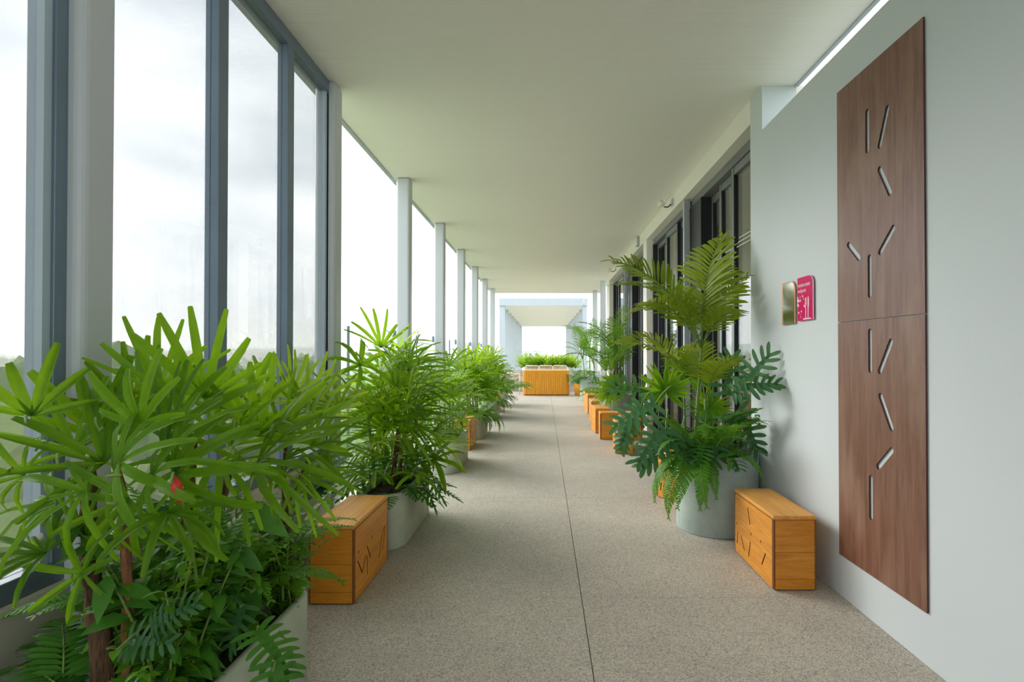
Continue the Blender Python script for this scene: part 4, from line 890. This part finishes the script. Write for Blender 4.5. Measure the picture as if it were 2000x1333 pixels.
for k in range(4):
    for j in range(6):
        x0 = -1.70 + .60 * j + (.3 if k % 2 else 0); x1 = min(x0 + .594, 1.9)
        bx('block', x0, x1, 18.75, 18.95, .17 * k, .17 * k + .166, M['concrete_g'] if (k + j) % 3 else M['curb'], lw, .004)
for k in range(4): bx('block', -1.70, -1.405, 18.751, 18.95, .17 * k, .17 * k + .166, M['concrete_g'], lw) if k % 2 else None
bx('soil_fill', -1.68, 1.85, 18.95, 19.5, 0, .62, M['soil'], lw); bx('back_kerb', -1.7, 1.9, 19.5, 19.6, 0, .68, M['concrete_g'], lw)
for k in range(9):
    x = -.72 + .21 * k
    q = Plant('spider_plant', 'yellow-green grassy plant in the low wall behind the chairs, %s from the open side' % ['first', 'second', 'third', 'fourth', 'fifth', 'sixth', 'seventh', 'eighth', 'ninth'][k], (x, 19.15 + .12 * (k % 2), .62), 200 + k, 'plant', 'row of grassy plants behind the chairs')
    q.leaves(10, .52, SPIKE, (.15, .36), (35, 88))
for k, (x0, x1) in enumerate(((-1.70, -.02), (.0, 1.75))):
    g = thing('glass_balustrade', 'clear glass panel across the far end, %s' % ('nearer the open side' if k == 0 else 'nearer the doors'), 'balustrade', (0, 0, 0), 0, 'glass panels across the far end')
    bx('pane', x0, x1, 20.40, 20.415, .05, 1.42, M['rail_glass'], g)
    for xx in (x0 + .3, x1 - .3): bx('floor_clamp', xx - .05, xx + .05, 20.37, 20.445, 0, .14, M['steel'], g)

# ---- second covered walkway beyond
pv = thing('pavilion', 'white flat-roofed pavilion with rows of columns beyond the terrace', 'pavilion', (0, 22.8, 0))
bx('floor_slab', -2.2, 2.2, -.3, 18.5, -.3, -.01, M['floor'], pv)
bx('roof', -1.80, 1.72, 0.04, 18, CZ, CZ + .12, M['ceiling'], pv)
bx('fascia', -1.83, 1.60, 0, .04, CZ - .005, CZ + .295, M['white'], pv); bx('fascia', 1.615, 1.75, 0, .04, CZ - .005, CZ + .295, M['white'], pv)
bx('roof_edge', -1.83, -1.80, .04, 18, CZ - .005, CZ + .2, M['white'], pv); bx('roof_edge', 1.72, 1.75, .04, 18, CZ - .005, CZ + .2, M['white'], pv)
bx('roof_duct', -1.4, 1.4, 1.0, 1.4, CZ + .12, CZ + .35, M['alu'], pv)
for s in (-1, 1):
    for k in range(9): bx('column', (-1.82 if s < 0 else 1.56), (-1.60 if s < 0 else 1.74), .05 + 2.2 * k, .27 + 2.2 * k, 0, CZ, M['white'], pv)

# leaves bend away from the wall and the glazing instead of passing through them
for pl in [o for o in C.objects if o.type == 'EMPTY' and o.get('category') in ('palm', 'fern', 'plant', 'shrub', 'vine')]:
    for ch in list(pl.children):
        if ch.name.split('.')[0] not in ('leaf', 'frond', 'leafy_stem'): continue
        mw = Matrix.Translation(pl.location) @ ch.matrix_basis; hi = lo = 0
        for v in ch.data.vertices:
            p = mw @ v.co; lim = WX - .012 if (p.y < 4.27 or p.y > 13.5) else WX + .085
            hi = max(hi, p.x - lim)
            if p.y < 4.2: lo = max(lo, -1.50 - p.x)
            elif p.y < 17.4: lo = max(lo, -1.62 - p.x)
        sh = -hi if hi > 0 else lo
        if pl.location.y < 2.0 and pl.location.x < 0 and ch.name.split('.')[0] != 'leaf' and max((mw @ v.co).x for v in ch.data.vertices) > -.885: sh = 9
        if abs(sh) > (.2 if sh < 8 and pl.name.startswith('feather') else .14) or (hi > 0 and lo > 0):
            for g in list(ch.children): bpy.data.objects.remove(g)
            bpy.data.objects.remove(ch)
        elif sh: ch.location.x += sh

# ================================================================== outside: ground, trees, houses, haze
GZ = -15.0
gr = MB(); gr.add([(-900, -200, GZ), (300, -200, GZ), (300, 1200, GZ), (-900, 1200, GZ)], [(0, 1, 2, 3)])
tag(gr.build('ground', M['ground']), 'hazy green land far below the terrace', None, None, 'structure')
bd = bx('wall_building', -1.78, 4.2, Y0, 21.5, GZ, -.31, M['house']); tag(bd, 'wall of the building below the terrace', None, None, 'structure')
def crown_mesh(seed):
    rn = random.Random(seed); bm = bmesh.new()
    for k in range(7):
        c = Vector((rn.uniform(-.6, .6), rn.uniform(-.6, .6), rn.uniform(.55, 1.15))); r = rn.uniform(.35, .62)
        g = bmesh.ops.create_icosphere(bm, subdivisions=3, radius=r, matrix=Matrix.Translation(c))
        for v in g['verts']:
            d = (v.co - c).normalized(); v.co += d * r * .45 * noise.noise(v.co * 4.5 + Vector((seed, 0, 0)))+ d * r * .25 * noise.noise(v.co * 11)
    me = bpy.data.meshes.new('crown'); bm.to_mesh(me); bm.free(); me.materials.append(M['tree']); return me
CR = [crown_mesh(i) for i in range(4)]
TK = MB().tube([(0, 0, 0), (.02, 0, .4), (0, .02, .8)], [.07, .055, .03], 6).mesh('trunk', M['trunk'])
rn = random.Random(77); placed = 0
while placed < 210:
    y = 30 + 420 * rn.random() ** 1.7; x = -rn.uniform(.06, 1.08) * y
    if x > -14: continue
    s = rn.uniform(4.5, 8.5); o = thing('tree', 'distant hazy green tree in the land below the terrace', 'tree', (x, y, GZ), rn.uniform(0, 6), 'distant trees below the terrace')
    o.scale = (s, s, s * rn.uniform(.8, 1.25)); inst('crown', CR[placed % 4], o); inst('trunk', TK, o); placed += 1
for k, (u, d, h, wd, mt, top) in enumerate(((350, 300, 17.2, 26, 'house_r', 'with terracotta walls'), (300, 340, 16.2, 22, 'house', 'pale and low beside the terracotta one'), (470, 330, 18.3, 40, 'house', 'wide and pale behind the tallest lady palm'), (520, 260, 16.0, 18, 'house', 'small and pale between the glazing bars'), (590, 290, 17.8, 24, 'house', 'pale block behind the yellow-green lady palm'), (620, 380, 19.6, 30, 'house', 'pale block near the last glazed pane'), (830, 420, 18.0, 28, 'house', 'pale block seen through the balustrade'), (1020, 380, 17.6, 26, 'house', 'pale block seen past the pavilion columns'))):
    c = P(u, 690, d)
    o = thing('distant_building', 'distant hazy building ' + top, 'building', (c.x, c.y, GZ), R(8 * (k % 3)), 'distant buildings on the skyline')
    bx('body', -wd / 2, wd / 2, -7, 7, 0, h, M[mt], o); bx('parapet', -wd / 2 - .4, wd / 2 + .4, -7.4, 7.4, h, h + .6, M['house'], o)
    for j in range(max(3, int(wd / 4))):
        for st in (h - 3.2, h - 6.6):
            x = -wd / 2 + 1.6 + j * (wd - 3) / max(3, int(wd / 4)); bx('window', x, x + 1.5, -7.05, -6.9, st, st + 1.6, M['house_win'], o)
# haze over the land
hz, t, o = new_mat('haze'); vsn = N(t, 'ShaderNodeVolumeScatter', Density=0.0034, Anisotropy=0.55); vsn.inputs['Color'].default_value = (0.99, 0.995, 1.0, 1); t.links.new(vsn.outputs[0], o.inputs['Volume'])
h = bx('haze', -880, -9, 12, 1150, GZ + .1, 22, hz); tag(h, 'bright haze over the land beyond the terrace', 'haze', None, 'stuff')
